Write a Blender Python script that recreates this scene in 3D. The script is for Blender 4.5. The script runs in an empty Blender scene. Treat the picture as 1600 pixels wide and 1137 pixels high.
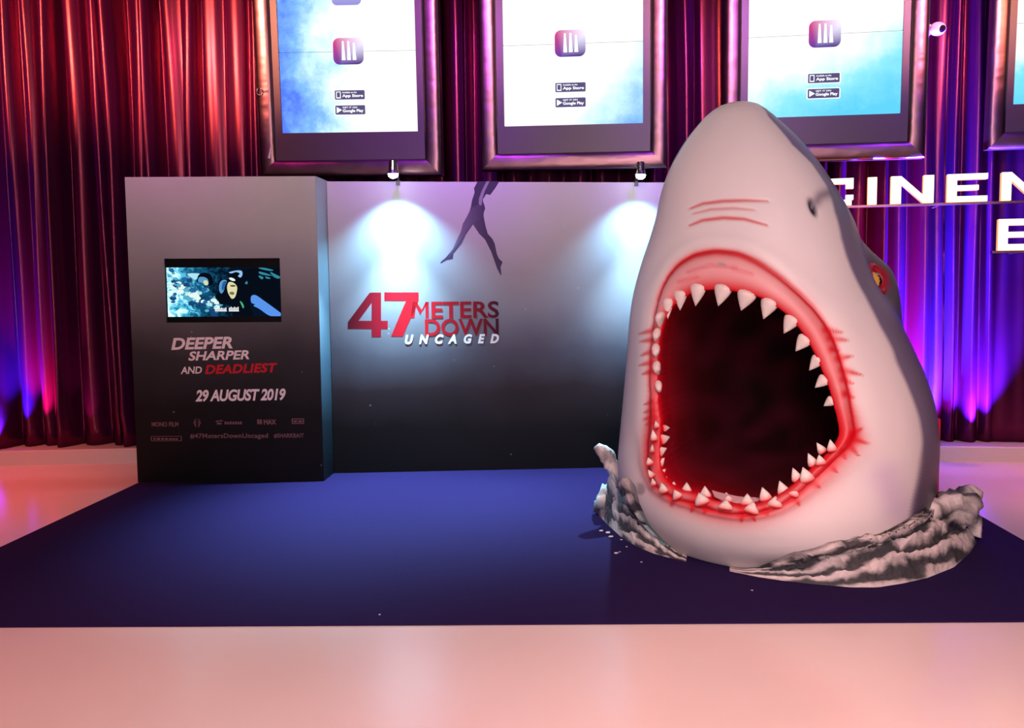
import bpy, bmesh, math, random
import numpy as np
from mathutils import Vector, Matrix, noise
random.seed(7); np.random.seed(7)
SC = bpy.context.scene
COL = SC.collection
PI = math.pi

# ------------------------------------------------------------------ camera
FOC, PPX, PPY, CAMZ = 1200.0, 890.0, 520.0, 1.575
cam_d = bpy.data.cameras.new('camera'); cam = bpy.data.objects.new('camera', cam_d); COL.objects.link(cam)
cam_d.sensor_width = 36.0; cam_d.lens = FOC / 1600 * 36
cam_d.shift_x = -(PPX - 800) / 1600; cam_d.shift_y = -(568.5 - PPY) / 1600
cam_d.clip_start = 0.05
CR = Matrix.Rotation(PI/2 - math.radians(3.8), 3, 'X') @ Matrix.Rotation(math.radians(-0.3), 3, 'Z')
cam.matrix_world = Matrix.Translation((0, 0, CAMZ)) @ CR.to_4x4()
SC.camera = cam
CRn = np.array(CR)

# ------------------------------------------------------------------ world, exposure
SC.view_settings.view_transform = 'Standard'; SC.view_settings.look = 'None'
SC.view_settings.exposure = 0.0; SC.view_settings.gamma = 1.0; SC.view_settings.use_curve_mapping = False
W = bpy.data.worlds.new('world'); SC.world = W; W.use_nodes = True
W.node_tree.nodes['Background'].inputs[0].default_value = (0.5, 0.25, 0.45, 1)
W.node_tree.nodes['Background'].inputs[1].default_value = 0.06

def aim(o, target):
    o.rotation_euler = (Vector(target) - o.location).to_track_quat('-Z', 'Y').to_euler()
def area(name, loc, target, w, h, color, power, spread=180):
    d = bpy.data.lights.new(name, 'AREA'); d.shape = 'RECTANGLE'; d.size = w; d.size_y = h
    d.color = color; d.energy = power; d.spread = math.radians(spread)
    o = bpy.data.objects.new(name, d); o.location = loc; COL.objects.link(o); aim(o, target); return o
def spot(name, loc, target, color, power, size=60, blend=0.6, rad=0.03):
    d = bpy.data.lights.new(name, 'SPOT'); d.color = color; d.energy = power
    d.spot_size = math.radians(size); d.spot_blend = blend; d.shadow_soft_size = rad
    o = bpy.data.objects.new(name, d); o.location = loc; COL.objects.link(o); aim(o, target); return o

# ceiling lights of the hall (behind and above the camera), pinkish white
area('ceiling_panel_light', (0.3, -1.3, 4.3), (1.1, 4.6, 1.1), 2.2, 1.2, (1.0, 0.75, 0.76), 114, 120)
area('front_fill_light', (-0.6, -3.6, 1.7), (1.0, 4.6, .6), 2.4, 1.4, (1.0, 0.74, 0.76), 86, 120)  # added low fill from behind the camera, brightens the underside of the jaw
area('ceiling_panel_light', (0.7, 1.3, 4.4), (0.7, 1.5, 0), 3.0, 1.0, (1.0, 0.50, 0.44), 66, 95)
spot('ceiling_downlight', (-4.9, 4.9, 4.4), (-4.9, 5.3, 0), (1.0, 0.13, 0.085), 900, 52, 1.0, 0.1)
spot('ceiling_downlight', (-3.2, 2.6, 4.4), (-3.3, 2.9, 0), (1.0, 0.24, 0.20), 300, 60, 1.0, 0.1)
spot('ceiling_downlight', (4.5, 5.2, 4.4), (4.1, 5.6, 0), (1.0, 0.34, 0.30), 620, 42, 1.0, 0.1)
# warm spots from the hall ceiling on the curtain heads
for px_, tx, pw in ((-5.6, -5.0, 1500), (-4.3, -3.7, 1500), (-3.3, -2.6, 1100), (-0.7, -0.95, 420), (0.8, 1.1, 420), (3.2, 3.05, 700), (4.4, 4.2, 350)):
    spot('curtain_spotlight', (px_, 3.3, 4.5), (tx, 6.7, 3.75), (1.0, 0.36, 0.17), pw * 1.0, 34, .8, 0.04)
# violet / magenta colour washes
for px_, c, pw in ((-3.4, (0.7, 0.02, 0.5), 180), (-1.4, (0.30, 0.03, 1.0), 520), (0.8, (0.30, 0.03, 1.0), 520), (2.7, (0.20, 0.03, 1.0), 300)):
    spot('colour_wash_light', (px_ + .3, 3.9, 4.5), (px_ + .3, 6.8, 2.9), c, pw, 50, 1.0, 0.05)

# ------------------------------------------------------------------ projection helpers (measuring from the photograph)
def ray(x, y):
    return CR @ Vector(((x - PPX) / FOC, -(y - PPY) / FOC, -1.0))
def at_y(x, y, Y):
    d = ray(x, y); return Vector((0, 0, CAMZ)) + d * (Y / d.y)
def at_z(x, y, z=0.0):
    d = ray(x, y); return Vector((0, 0, CAMZ)) + d * ((z - CAMZ) / d.z)
def proj_np(P):
    q = (P - np.array([0, 0, CAMZ])) @ CRn
    return PPX + FOC * q[:, 0] / -q[:, 2], PPY - FOC * q[:, 1] / -q[:, 2]

# ------------------------------------------------------------------ object helpers
def link(o, parent=None):
    COL.objects.link(o)
    if parent is not None: o.parent = parent
    return o
def tag(o, label=None, cat=None, group=None, kind=None):
    if label: o['label'] = label
    if cat: o['category'] = cat
    if group: o['group'] = group
    if kind: o['kind'] = kind
    return o
def thing(name, label, cat, mat=None, loc=None, group=None):
    o = bpy.data.objects.new(name, None); COL.objects.link(o); o.empty_display_size = .1
    if mat is not None: o.matrix_world = mat
    if loc is not None: o.location = loc
    return tag(o, label, cat, group)
class MB:
    """collects simple shapes into one mesh"""
    def __init__(s): s.v = []; s.f = []; s.c = []
    def add(s, vs, fs):
        n = len(s.v); s.v += [tuple(v) for v in vs]; s.f += [tuple(i + n for i in f) for f in fs]; return s
    def box(s, a, b, bev=0.0):
        (x0, y0, z0), (x1, y1, z1) = a, b
        if bev <= 0:
            return s.add([(x0,y0,z0),(x1,y0,z0),(x1,y1,z0),(x0,y1,z0),(x0,y0,z1),(x1,y0,z1),(x1,y1,z1),(x0,y1,z1)],
                  [(0,3,2,1),(4,5,6,7),(0,1,5,4),(1,2,6,5),(2,3,7,6),(3,0,4,7)])
        bm = bmesh.new(); bmesh.ops.create_cube(bm, size=1)
        for v in bm.verts: v.co = Vector(((x0+x1)/2 + v.co.x*(x1-x0), (y0+y1)/2 + v.co.y*(y1-y0), (z0+z1)/2 + v.co.z*(z1-z0)))
        bmesh.ops.bevel(bm, geom=bm.edges[:], offset=bev, segments=2, affect='EDGES', profile=.7)
        bm.verts.index_update()
        s.add([v.co[:] for v in bm.verts], [[v.index for v in f.verts] for f in bm.faces]); bm.free(); return s
    def tube(s, pts, rad, n=10, cap=True):
        pts = [Vector(p) for p in pts]; m = len(pts); rings = []
        if not isinstance(rad, (list, tuple)): rad = [rad] * m
        up = None
        for i, p in enumerate(pts):
            t = (pts[min(i+1, m-1)] - pts[max(i-1, 0)]).normalized()
            if up is None: up = t.orthogonal().normalized()
            up = (up - t * up.dot(t)).normalized(); w = t.cross(up)
            rings.append([p + (up * math.cos(2*PI*k/n) + w * math.sin(2*PI*k/n)) * rad[i] for k in range(n)])
        vs = [v for r in rings for v in r]; fs = []
        for i in range(m - 1):
            for k in range(n): fs.append((i*n+k, i*n+(k+1)%n, (i+1)*n+(k+1)%n, (i+1)*n+k))
        if cap: fs.append(tuple(range(n-1, -1, -1))); fs.append(tuple(range((m-1)*n, m*n)))
        return s.add(vs, fs)
    def poly(s, pts, d=(0, 0, 0)):
        """flat polygon; with d, a slab"""
        n = len(pts)
        if not any(d): return s.add(pts, [tuple(range(n))])
        q = [Vector(p) + Vector(d) for p in pts]
        fs = [tuple(range(n)), tuple(range(2*n-1, n-1, -1))] + [(i, i+n, (i+1)%n+n, (i+1)%n) for i in range(n)]
        return s.add(list(pts) + q, fs)
    def build(s, name, mat, parent=None, smooth=False, cols=None):
        me = bpy.data.meshes.new(name); me.from_pydata(s.v, [], s.f); me.update()
        if smooth: me.polygons.foreach_set('use_smooth', [True] * len(me.polygons))
        if cols is not None: setcol(me, cols)
        me.materials.append(mat); return link(bpy.data.objects.new(name, me), parent)
def setcol(me, cols):
    a = me.color_attributes.new('paint', 'FLOAT_COLOR', 'POINT')
    c = np.ones((len(me.vertices), 4)); c[:, :3] = cols; a.data.foreach_set('color', c.ravel())
def npmesh(name, V, Fq, mat, parent=None, cols=None, smooth=True):
    me = bpy.data.meshes.new(name); me.from_pydata([tuple(v) for v in V], [], [tuple(f) for f in Fq]); me.update()
    if smooth: me.polygons.foreach_set('use_smooth', [True] * len(me.polygons))
    if cols is not None: setcol(me, cols)
    me.materials.append(mat); return link(bpy.data.objects.new(name, me), parent)

# ------------------------------------------------------------------ materials
def mat(name, col, rough=.5, metal=0.0, emit=0.0, spec=.5, ecol=None, vcol=False, coat=0.0):
    m = bpy.data.materials.new(name); m.use_nodes = True; b = m.node_tree.nodes['Principled BSDF']
    b.inputs['Base Color'].default_value = (*col, 1); b.inputs['Roughness'].default_value = rough
    b.inputs['Metallic'].default_value = metal; b.inputs['Specular IOR Level'].default_value = spec
    b.inputs['Coat Weight'].default_value = coat
    if emit:
        b.inputs['Emission Color'].default_value = (*(ecol or col), 1); b.inputs['Emission Strength'].default_value = emit
    if vcol:
        a = m.node_tree.nodes.new('ShaderNodeAttribute'); a.attribute_name = 'paint'
        m.node_tree.links.new(a.outputs['Color'], b.inputs['Base Color'])
    return m
def N(m, t, **kw):
    n = m.node_tree.nodes.new(t)
    for k, v in kw.items():
        if k in n.inputs: n.inputs[k].default_value = v
        else: setattr(n, k, v)
    return n
def L(m, a, b): m.node_tree.links.new(a, b)
def BSDF(m): return m.node_tree.nodes['Principled BSDF']
def add_bump(m, scale, strength, dist=.01, detail=4, coord='Object', vec_scale=None):
    tc = N(m, 'ShaderNodeTexCoord'); no = N(m, 'ShaderNodeTexNoise', Scale=scale, Detail=detail); bp = N(m, 'ShaderNodeBump', Strength=strength, Distance=dist)
    src = tc.outputs[coord]
    if vec_scale:
        mp = N(m, 'ShaderNodeMapping'); mp.inputs['Scale'].default_value = vec_scale; L(m, src, mp.inputs[0]); src = mp.outputs[0]
    L(m, src, no.inputs['Vector']); L(m, no.outputs[0], bp.inputs['Height']); L(m, bp.outputs[0], BSDF(m).inputs['Normal']); return no
def ramp(m, stops):
    r = N(m, 'ShaderNodeValToRGB'); e = r.color_ramp.elements
    while len(e) < len(stops): e.new(.5)
    for x, (p, c) in zip(e, stops): x.position = p; x.color = (*c, 1)
    return r

M = {}
M['floor'] = m = mat('polished_floor', (.80, .66, .62), .16, spec=.5)
tc = N(m, 'ShaderNodeTexCoord'); no = N(m, 'ShaderNodeTexNoise', Scale=.9, Detail=5); r = ramp(m, [(.3, (.74, .60, .565)), (.7, (.80, .66, .62))])
L(m, tc.outputs['Object'], no.inputs['Vector']); L(m, no.outputs[0], r.inputs[0]); L(m, r.outputs[0], BSDF(m).inputs['Base Color'])
rr = N(m, 'ShaderNodeMapRange'); rr.inputs[3].default_value = .12; rr.inputs[4].default_value = .24
L(m, no.outputs[0], rr.inputs[0]); L(m, rr.outputs[0], BSDF(m).inputs['Roughness'])
M['plinth'] = mat('painted_plinth', (.62, .52, .50), .4)
M['wall'] = mat('dark_wall', (.05, .03, .05), .8)
M['ceiling'] = mat('dark_ceiling', (.06, .04, .05), .8)
M['carpet'] = m = mat('event_carpet', (.058, .044, .25), .95, spec=.1)
no = add_bump(m, 420, .35, .004, 3); r = ramp(m, [(.3, (.015, .006, .046)), (.7, (.022, .010, .068))]); L(m, no.outputs[0], r.inputs[0]); L(m, r.outputs[0], BSDF(m).inputs['Base Color'])
M['satin'] = m = bpy.data.materials.new('satin_curtain'); m.use_nodes = True; m.node_tree.nodes.clear()
out = N(m, 'ShaderNodeOutputMaterial'); df = N(m, 'ShaderNodeBsdfDiffuse'); gl = N(m, 'ShaderNodeBsdfGlossy'); ad = N(m, 'ShaderNodeAddShader')
df.inputs[0].default_value = (.026, .0015, .024, 1); gl.inputs[0].default_value = (.095, .018, .026, 1); gl.inputs[1].default_value = .30
tc = N(m, 'ShaderNodeTexCoord'); mp = N(m, 'ShaderNodeMapping'); mp.inputs['Scale'].default_value = (60, 60, 2)
no = N(m, 'ShaderNodeTexNoise', Scale=3.0, Detail=4); bp = N(m, 'ShaderNodeBump', Strength=.035, Distance=.01)
L(m, tc.outputs['Object'], mp.inputs[0]); L(m, mp.outputs[0], no.inputs['Vector']); L(m, no.outputs[0], bp.inputs['Height'])
L(m, bp.outputs[0], df.inputs['Normal']); L(m, bp.outputs[0], gl.inputs['Normal']); L(m, df.outputs[0], ad.inputs[0]); L(m, gl.outputs[0], ad.inputs[1]); L(m, ad.outputs[0], out.inputs[0])
M['copper'] = m = mat('brushed_copper', (.24, .13, .14), .36, metal=1.0)
add_bump(m, 3.2, .30, .03, 2, vec_scale=(1, 1, 2.6))
M['bezel'] = mat('screen_bezel', (.085, .05, .062), .42)
M['black'] = mat('black_gloss', (.006, .006, .007), .25)
M['chrome'] = mat('chrome', (.85, .85, .87), .15, metal=1.0)
M['cam_white'] = mat('camera_housing', (.82, .74, .76), .3)
M['lens'] = mat('dark_lens', (.02, .01, .03), .05)
M['lamp_glow'] = mat('lamp_glow', (1, 1, 1), .3, emit=30, ecol=(.75, .95, 1.0))
M['letter_glow'] = mat('letter_face', (1, .9, .6), .4, emit=1.7, ecol=(1.0, .84, .50))
M['letter_side'] = mat('letter_return', (.5, .2, .05), .4, emit=1.1, ecol=(1.0, .38, .06))  # orange edge halo put into the letter sides as emission
M['ink_pink'] = mat('pale_print', (.95, .78, .77), .45)
M['ink_white'] = mat('white_print', (.88, .84, .86), .45)
M['ink_red'] = mat('red_print', (.62, .018, .03), .4)
M['ink_faint'] = mat('faint_print', (.22, .10, .11), .5)
M['ink_grad'] = mat('graded_red_print', (.4, .02, .03), .35, vcol=True)
M['ink_figure'] = m = mat('figure_print', (.10, .07, .13), .5, vcol=True)

for k_ in ('ink_pink', 'ink_white', 'ink_red', 'ink_faint', 'ink_grad', 'ink_figure'):
    BSDF(M[k_]).inputs['Roughness'].default_value = .6; BSDF(M[k_]).inputs['Specular IOR Level'].default_value = .12
def poster(name, stops, specks=True, z1=2.4):
    """printed poster: own colour gradient along height, sparse bubble specks"""
    m = mat(name, (.1, .1, .1), .5, spec=.15)
    tc = N(m, 'ShaderNodeTexCoord'); sx = N(m, 'ShaderNodeSeparateXYZ'); L(m, tc.outputs['Object'], sx.inputs[0])
    no = N(m, 'ShaderNodeTexNoise', Scale=1.3, Detail=3); L(m, tc.outputs['Object'], no.inputs['Vector'])
    ad = N(m, 'ShaderNodeMath', operation='MULTIPLY_ADD'); ad.inputs[1].default_value = .35; L(m, no.outputs[0], ad.inputs[0]); L(m, sx.outputs[2], ad.inputs[2])
    mr = N(m, 'ShaderNodeMapRange'); mr.inputs[1].default_value = .17; mr.inputs[2].default_value = z1 + .17; L(m, ad.outputs[0], mr.inputs[0])
    r = ramp(m, stops); L(m, mr.outputs[0], r.inputs[0]); out = r.outputs[0]
    if specks:
        vo = N(m, 'ShaderNodeTexVoronoi', Scale=7.0); L(m, tc.outputs['Object'], vo.inputs['Vector'])
        r2 = ramp(m, [(.03, (1, 1, 1)), (.075, (0, 0, 0))]); L(m, vo.outputs['Distance'], r2.inputs[0])
        n2 = N(m, 'ShaderNodeTexNoise', Scale=2.2); L(m, tc.outputs['Object'], n2.inputs['Vector'])
        r3 = ramp(m, [(.48, (0, 0, 0)), (.62, (1, 1, 1))]); L(m, n2.outputs[0], r3.inputs[0])
        mu = N(m, 'ShaderNodeMath', operation='MULTIPLY'); L(m, r2.outputs[0], mu.inputs[0]); L(m, r3.outputs[0], mu.inputs[1])
        m2 = N(m, 'ShaderNodeMath', operation='MULTIPLY'); L(m, mu.outputs[0], m2.inputs[0]); m2.inputs[1].default_value = .16
        mx = N(m, 'ShaderNodeMixRGB'); mx.blend_type = 'ADD'; mx.inputs[0].default_value = 1
        cb = N(m, 'ShaderNodeCombineColor'); [L(m, m2.outputs[0], cb.inputs[i]) for i in range(3)]
        L(m, out, mx.inputs[1]); L(m, cb.outputs[0], mx.inputs[2]); out = mx.outputs[0]
    L(m, out, BSDF(m).inputs['Base Color']); return m
M['kiosk_print'] = poster('kiosk_print', [(0, (.004, .004, .005)), (.25, (.012, .010, .012)), (.42, (.042, .037, .042)), (.55, (.14, .125, .135)), (.75, (.36, .35, .37)), (1, (.66, .66, .66))])
M['backdrop_print'] = poster('backdrop_print', [(0, (.002, .002, .003)), (.16, (.005, .0035, .005)), (.29, (.026, .016, .021)), (.41, (.085, .075, .100)), (.54, (.23, .21, .245)), (.75, (.44, .40, .42)), (1, (.66, .62, .62))])
M['side_print'] = poster('kiosk_side_print', [(0, (.004, .004, .006)), (.22, (.012, .016, .024)), (.4, (.06, .09, .13)), (.6, (.22, .28, .34)), (1, (.5, .52, .56))], specks=False)

# ------------------------------------------------------------------ the room
def wall_y(X): return 6.80 - .01136 * (X + .8) ** 2
XL, XR = -6.6, 5.6
b = MB(); b.box((-9, -6, -.12), (9, 7.6, 0)); tag(b.build('floor', M['floor']), kind='structure')
b = MB(); b.box((-9, -6, 4.6), (9, 7.6, 4.7)); tag(b.build('ceiling', M['ceiling']), kind='structure')
b = MB(); b.box((-9, 7.45, 0), (9, 7.6, 4.6)); tag(b.build('wall_back', M['wall']), kind='structure')
b = MB(); b.box((-9.15, -6, 0), (-9, 7.6, 4.6)); tag(b.build('wall_left', M['wall']), kind='structure')
b = MB(); b.box((9, -6, 0), (9.15, 7.6, 4.6)); tag(b.build('wall_right', M['wall']), kind='structure')
# low plinth under the curtain, curving with the wall
b = MB(); n = 60; xs = [XL + (XR - XL) * i / n for i in range(n + 1)]; vs = []
for x in xs:
    y = wall_y(x); vs += [(x, y, 0), (x, y, .122), (x, y + .008, .13), (x, y + .75, .13), (x, y + .75, 0)]
fs = [(i*5+k, (i+1)*5+k, (i+1)*5+(k+1) % 5, i*5+(k+1) % 5) for i in range(n) for k in range(5)]
fs += [(4, 3, 2, 1, 0), tuple(n*5+k for k in range(5))]
b.add(vs, fs); tag(b.build('trim_1', M['plinth']), kind='structure')

# ------------------------------------------------------------------ curtains: individually folded satin
crest_px = [(-60,22),(-22,14),(14,9),(42,8),(75,10),(112,17),(150,9),(172,15),(205,9),(226,15),(257,8),(287,13),(318,10),(356,24),(394,10),(425,14)]
crests = [((at_y(p, 300, 6.72)).x, w / 1200 * 6.72 * 1.25) for p, w in crest_px]
x = crests[-1][0] + .2
rr_ = random.Random(3)
tail = [(at_y(p, 400, 6.7).x, w / 1200 * 6.7 * 1.25) for p, w in ((1290,9),(1318,14),(1352,13),(1384,10),(1412,9),(1445,17),(1478,11),(1496,7),(1528,10),(1556,15),(1590,14),(1625,12),(1660,16))]
while x < tail[0][0] - .1:
    w = rr_.uniform(.05, .13); crests.append((x, w)); x += w * 1.35 + rr_.uniform(.05, .20)
crests += tail
x = crests[-1][0] + .2
while x < XR + .2: crests.append((x, .09)); x += .24
x = crests[0][0] - .2
while x > XL - .2: crests.insert(0, (x, .09)); x -= .24
cx = np.array([c[0] for c in crests]); cw = np.array([c[1] for c in crests]); ca = np.array([rr_.choice((-.03, .0, .03, .09, .12)) + rr_.uniform(-.01, .02) for _ in crests]); ca[[2, 4, 5, 7, 9, 11, 12, 13]] += .04; cd = np.array([rr_.uniform(-.012, .02) for _ in crests]); cph = np.array([rr_.uniform(0, 6) for _ in crests])
XFLAT = at_y(1562, 400, 6.65).x      # right of this the cloth hangs flat
def fold(X, Z):
    """how far the cloth comes forward of its line (X array, Z scalar)"""
    sway = cd * (2.6 - Z) + .010 * np.sin(Z * 1.7 + cph); c = cx + sway; mid = (c[1:] + c[:-1]) / 2
    xs_ = np.empty(2 * len(c) - 1); xs_[0::2] = c; xs_[1::2] = mid; k = np.clip(np.searchsorted(xs_, X) - 1, 0, len(xs_) - 2)
    t = np.clip((X - xs_[k]) / (xs_[k+1] - xs_[k]), 0, 1); up_ = (k % 2 == 0); ci = np.where(up_, k // 2, (k + 1) // 2); ci = np.clip(ci, 0, len(c) - 1)
    u_ = np.where(up_, t, 1 - t)                      # 0 on the crest, 1 in the valley
    hw = np.clip(cw[ci] / np.maximum(np.abs(xs_[k+1] - xs_[k]), .02) * .42, .14, .6)
    sh = np.where(u_ < hw, 1 - .18 * (u_ / hw) ** 2, .82 * (.5 + .5 * np.cos(PI * np.clip((u_ - hw) / (1 - hw), 0, 1))))
    flat = 1 - np.clip((X - XFLAT + .05) / .1, 0, 1)
    return ((.07 + ca[ci]) * sh * .95) * flat + .05 * (1 - flat) + .004 * np.sin(X * 41 + Z * .8)
cuts = [XL, -4.02, at_y(720, 150, 6.7).x, at_y(1088, 150, 6.7).x, at_y(1505, 250, 6.7).x, XR]
labels = ['dark maroon satin curtain at the far left, lit orange above, beside the kiosk',
          'satin curtain behind the kiosk and the leftmost screen with orange and violet folds',
          'satin curtain behind the middle screen above the printed backdrop, mostly hidden',
          'satin curtain lit blue and red beside the shark below the glowing letters',
          'dark satin curtain at the far right edge behind the cut-off screen']
for i in range(5):
    x0, x1 = cuts[i] + .004, cuts[i+1] - .004; nx = int((x1 - x0) / .011); zs = np.linspace(.135, 4.4, 30)
    X = np.linspace(x0, x1, nx); V = []
    for z in zs:
        Y = wall_y(X) + .26 - fold(X, z) * (1.0 if z > .3 else .9)
        V.append(np.stack([X, Y, np.full(nx, z)], 1))
    V = np.concatenate(V); nz = len(zs)
    F = [(j*nx+k, j*nx+k+1, (j+1)*nx+k+1, (j+1)*nx+k) for j in range(nz-1) for k in range(nx-1)]
    o = npmesh('curtain', V, F, M['satin']); tag(o, labels[i], 'curtain', 'satin curtains along the back wall')
    so = o.modifiers.new('thick', 'SOLIDIFY'); so.thickness = .004; so.offset = 1

# LED uplights washing up the curtains from the plinth
for px_, c, pw, dx in ((-8, (.13, .06, 1), 900, 0), (26, (.05, .04, 1), 1500, 0), (56, (1, .02, .22), 900, .02), (122, (.8, .02, .3), 60, 0), (1418, (.14, .04, 1), 2200, 0), (1436, (.03, .06, 1), 12000, 0), (1452, (.02, .08, 1), 8500, 0),
                   (1396, (1, .01, .10), 2200, 0), (1470, (.6, .03, 1), 260, 0), (1532, (.12, .04, 1), 4200, -.02), (1330, (1, .02, .08), 900, 0)):
    X = at_y(px_, 690, 6.62).x; Y = wall_y(X)
    spot('curtain_uplight', (X, Y + (.01 if px_ < 1000 else -.03), .15), (X + dx, Y + .20, 1.25 if px_ < 1000 else .95), c, pw, 44 if px_ < 1000 else 68, 1.0, .012)

# ------------------------------------------------------------------ lettering
def text_mesh(s, bold=0.0, spacing=1.0, shear=0.0):
    cu = bpy.data.curves.new('lettering', 'FONT'); cu.body = s; cu.size = 1; cu.offset = bold; cu.space_character = spacing; cu.shear = shear
    cu.resolution_u = 4; cu.fill_mode = 'FRONT'
    o = bpy.data.objects.new('lettering', cu); COL.objects.link(o); dg = bpy.context.evaluated_depsgraph_get(); dg.update()
    me = bpy.data.meshes.new_from_object(o.evaluated_get(dg)); bpy.data.objects.remove(o); bpy.data.curves.remove(cu); return me
def lettering(name, s, x0, z0, w, h, m, parent, y=0.0, bold=0.0, spacing=1.0, shear=0.0, colf=None, rot=0.0, label=None, thick=.0015):
    """flat printed words filling the box (x0,z0,w,h) of the parent's XZ plane, facing -Y"""
    me = text_mesh(s, bold, spacing, shear); n = len(me.vertices); co = np.zeros(n * 3); me.vertices.foreach_get('co', co); co = co.reshape(-1, 3)
    lo, hi = co[:, :2].min(0), co[:, :2].max(0); q = (co[:, :2] - lo) / (hi - lo) * np.array([w, h])
    P = np.stack([x0 + q[:, 0], np.full(n, y - .001), z0 + q[:, 1] + q[:, 0] * math.tan(rot)], 1)
    me.vertices.foreach_set('co', P.ravel()); me.polygons.foreach_set('use_smooth', [False] * len(me.polygons)); me.update()
    if colf is not None: setcol(me, colf(q[:, 0] / w, q[:, 1] / h))
    me.materials.clear(); me.materials.append(m); me.name = name
    o = link(bpy.data.objects.new(name, me), parent)
    if label: o['label'] = label
    return o

# ------------------------------------------------------------------ video walls
def cloud_screen(name, kind):
    m = bpy.data.materials.new(name); m.use_nodes = True; nt = m.node_tree; nt.nodes.clear()
    out = nt.nodes.new('ShaderNodeOutputMaterial'); em = nt.nodes.new('ShaderNodeEmission'); L(m, em.outputs[0], out.inputs[0])
    tc = N(m, 'ShaderNodeTexCoord'); sx = N(m, 'ShaderNodeSeparateXYZ'); L(m, tc.outputs['Object'], sx.inputs[0])
    no = N(m, 'ShaderNodeTexNoise', Scale=2.6, Detail=7, Roughness=.62); L(m, tc.outputs['Object'], no.inputs['Vector'])
    def lin(ax, az, c, k=.55):
        a = N(m, 'ShaderNodeMath', operation='MULTIPLY_ADD'); a.inputs[1].default_value = ax; a.inputs[2].default_value = c; L(m, sx.outputs[0], a.inputs[0])
        d = N(m, 'ShaderNodeMath', operation='MULTIPLY_ADD'); d.inputs[1].default_value = az; L(m, sx.outputs[2], d.inputs[0]); L(m, a.outputs[0], d.inputs[2])
        e = N(m, 'ShaderNodeMath', operation='MULTIPLY_ADD'); e.inputs[1].default_value = k; L(m, no.outputs[0], e.inputs[0]); L(m, d.outputs[0], e.inputs[2]); return e.outputs[0]
    stops = [(.25, (.09, .20, 1.0)), (.42, (.24, .52, 1.0)), (.56, (.62, .92, 1.0)), (.70, (1, 1, 1.0))]
    if kind == 0: f = lin(.74, .10, .24, .85)      # x from -.58 to .58, z from the bottom up
    elif kind == 1: f = lin(-.60, .55, .42, .5)
    elif kind == 2:
        f = lin(-.35, .85, -.02, .55); stops = [(.2, (.12, .62, 1.0)), (.42, (.28, .80, 1.0)), (.58, (.75, .97, 1)), (.68, (1, 1, 1))]
    else:
        f = lin(-.3, .95, -.12, .5); stops = [(.2, (.10, .60, 1.0)), (.5, (.22, .78, 1.0)), (.62, (.8, .97, 1)), (.7, (1, 1, 1))]
    r = ramp(m, stops); L(m, f, r.inputs[0]); L(m, r.outputs[0], em.inputs[0]); em.inputs[1].default_value = 1.12
    return m
def emis(name, col, s=1.0):
    m = bpy.data.materials.new(name); m.use_nodes = True; nt = m.node_tree; nt.nodes.clear()
    out = nt.nodes.new('ShaderNodeOutputMaterial'); em = nt.nodes.new('ShaderNodeEmission'); L(m, em.outputs[0], out.inputs[0])
    em.inputs[0].default_value = (*col, 1); em.inputs[1].default_value = s; return m
def emis_v(name, s=1.0):
    m = emis(name, (1, 1, 1), s); a = N(m, 'ShaderNodeAttribute'); a.attribute_name = 'paint'
    L(m, a.outputs['Color'], [n for n in m.node_tree.nodes if n.type == 'EMISSION'][0].inputs[0]); return m
M['em_white'] = emis('lit_white', (1, 1, 1), 1.3)
M['em_badge'] = emis('lit_badge', (.11, .09, .22), 1.0)
M['em_v'] = emis_v('lit_picture_colour', 1.0)
def rrect(x0, z0, x1, z1, r, y, n=5):
    pts = []
    for cx_, cz_, a0 in ((x1-r, z0+r, -90), (x1-r, z1-r, 0), (x0+r, z1-r, 90), (x0+r, z0+r, 180)):
        for k in range(n + 1):
            a = math.radians(a0 + 90 * k / n); pts.append((cx_ + r*math.cos(a), y, cz_ + r*math.sin(a)))
    return pts
PANEL_H = .645
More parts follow.
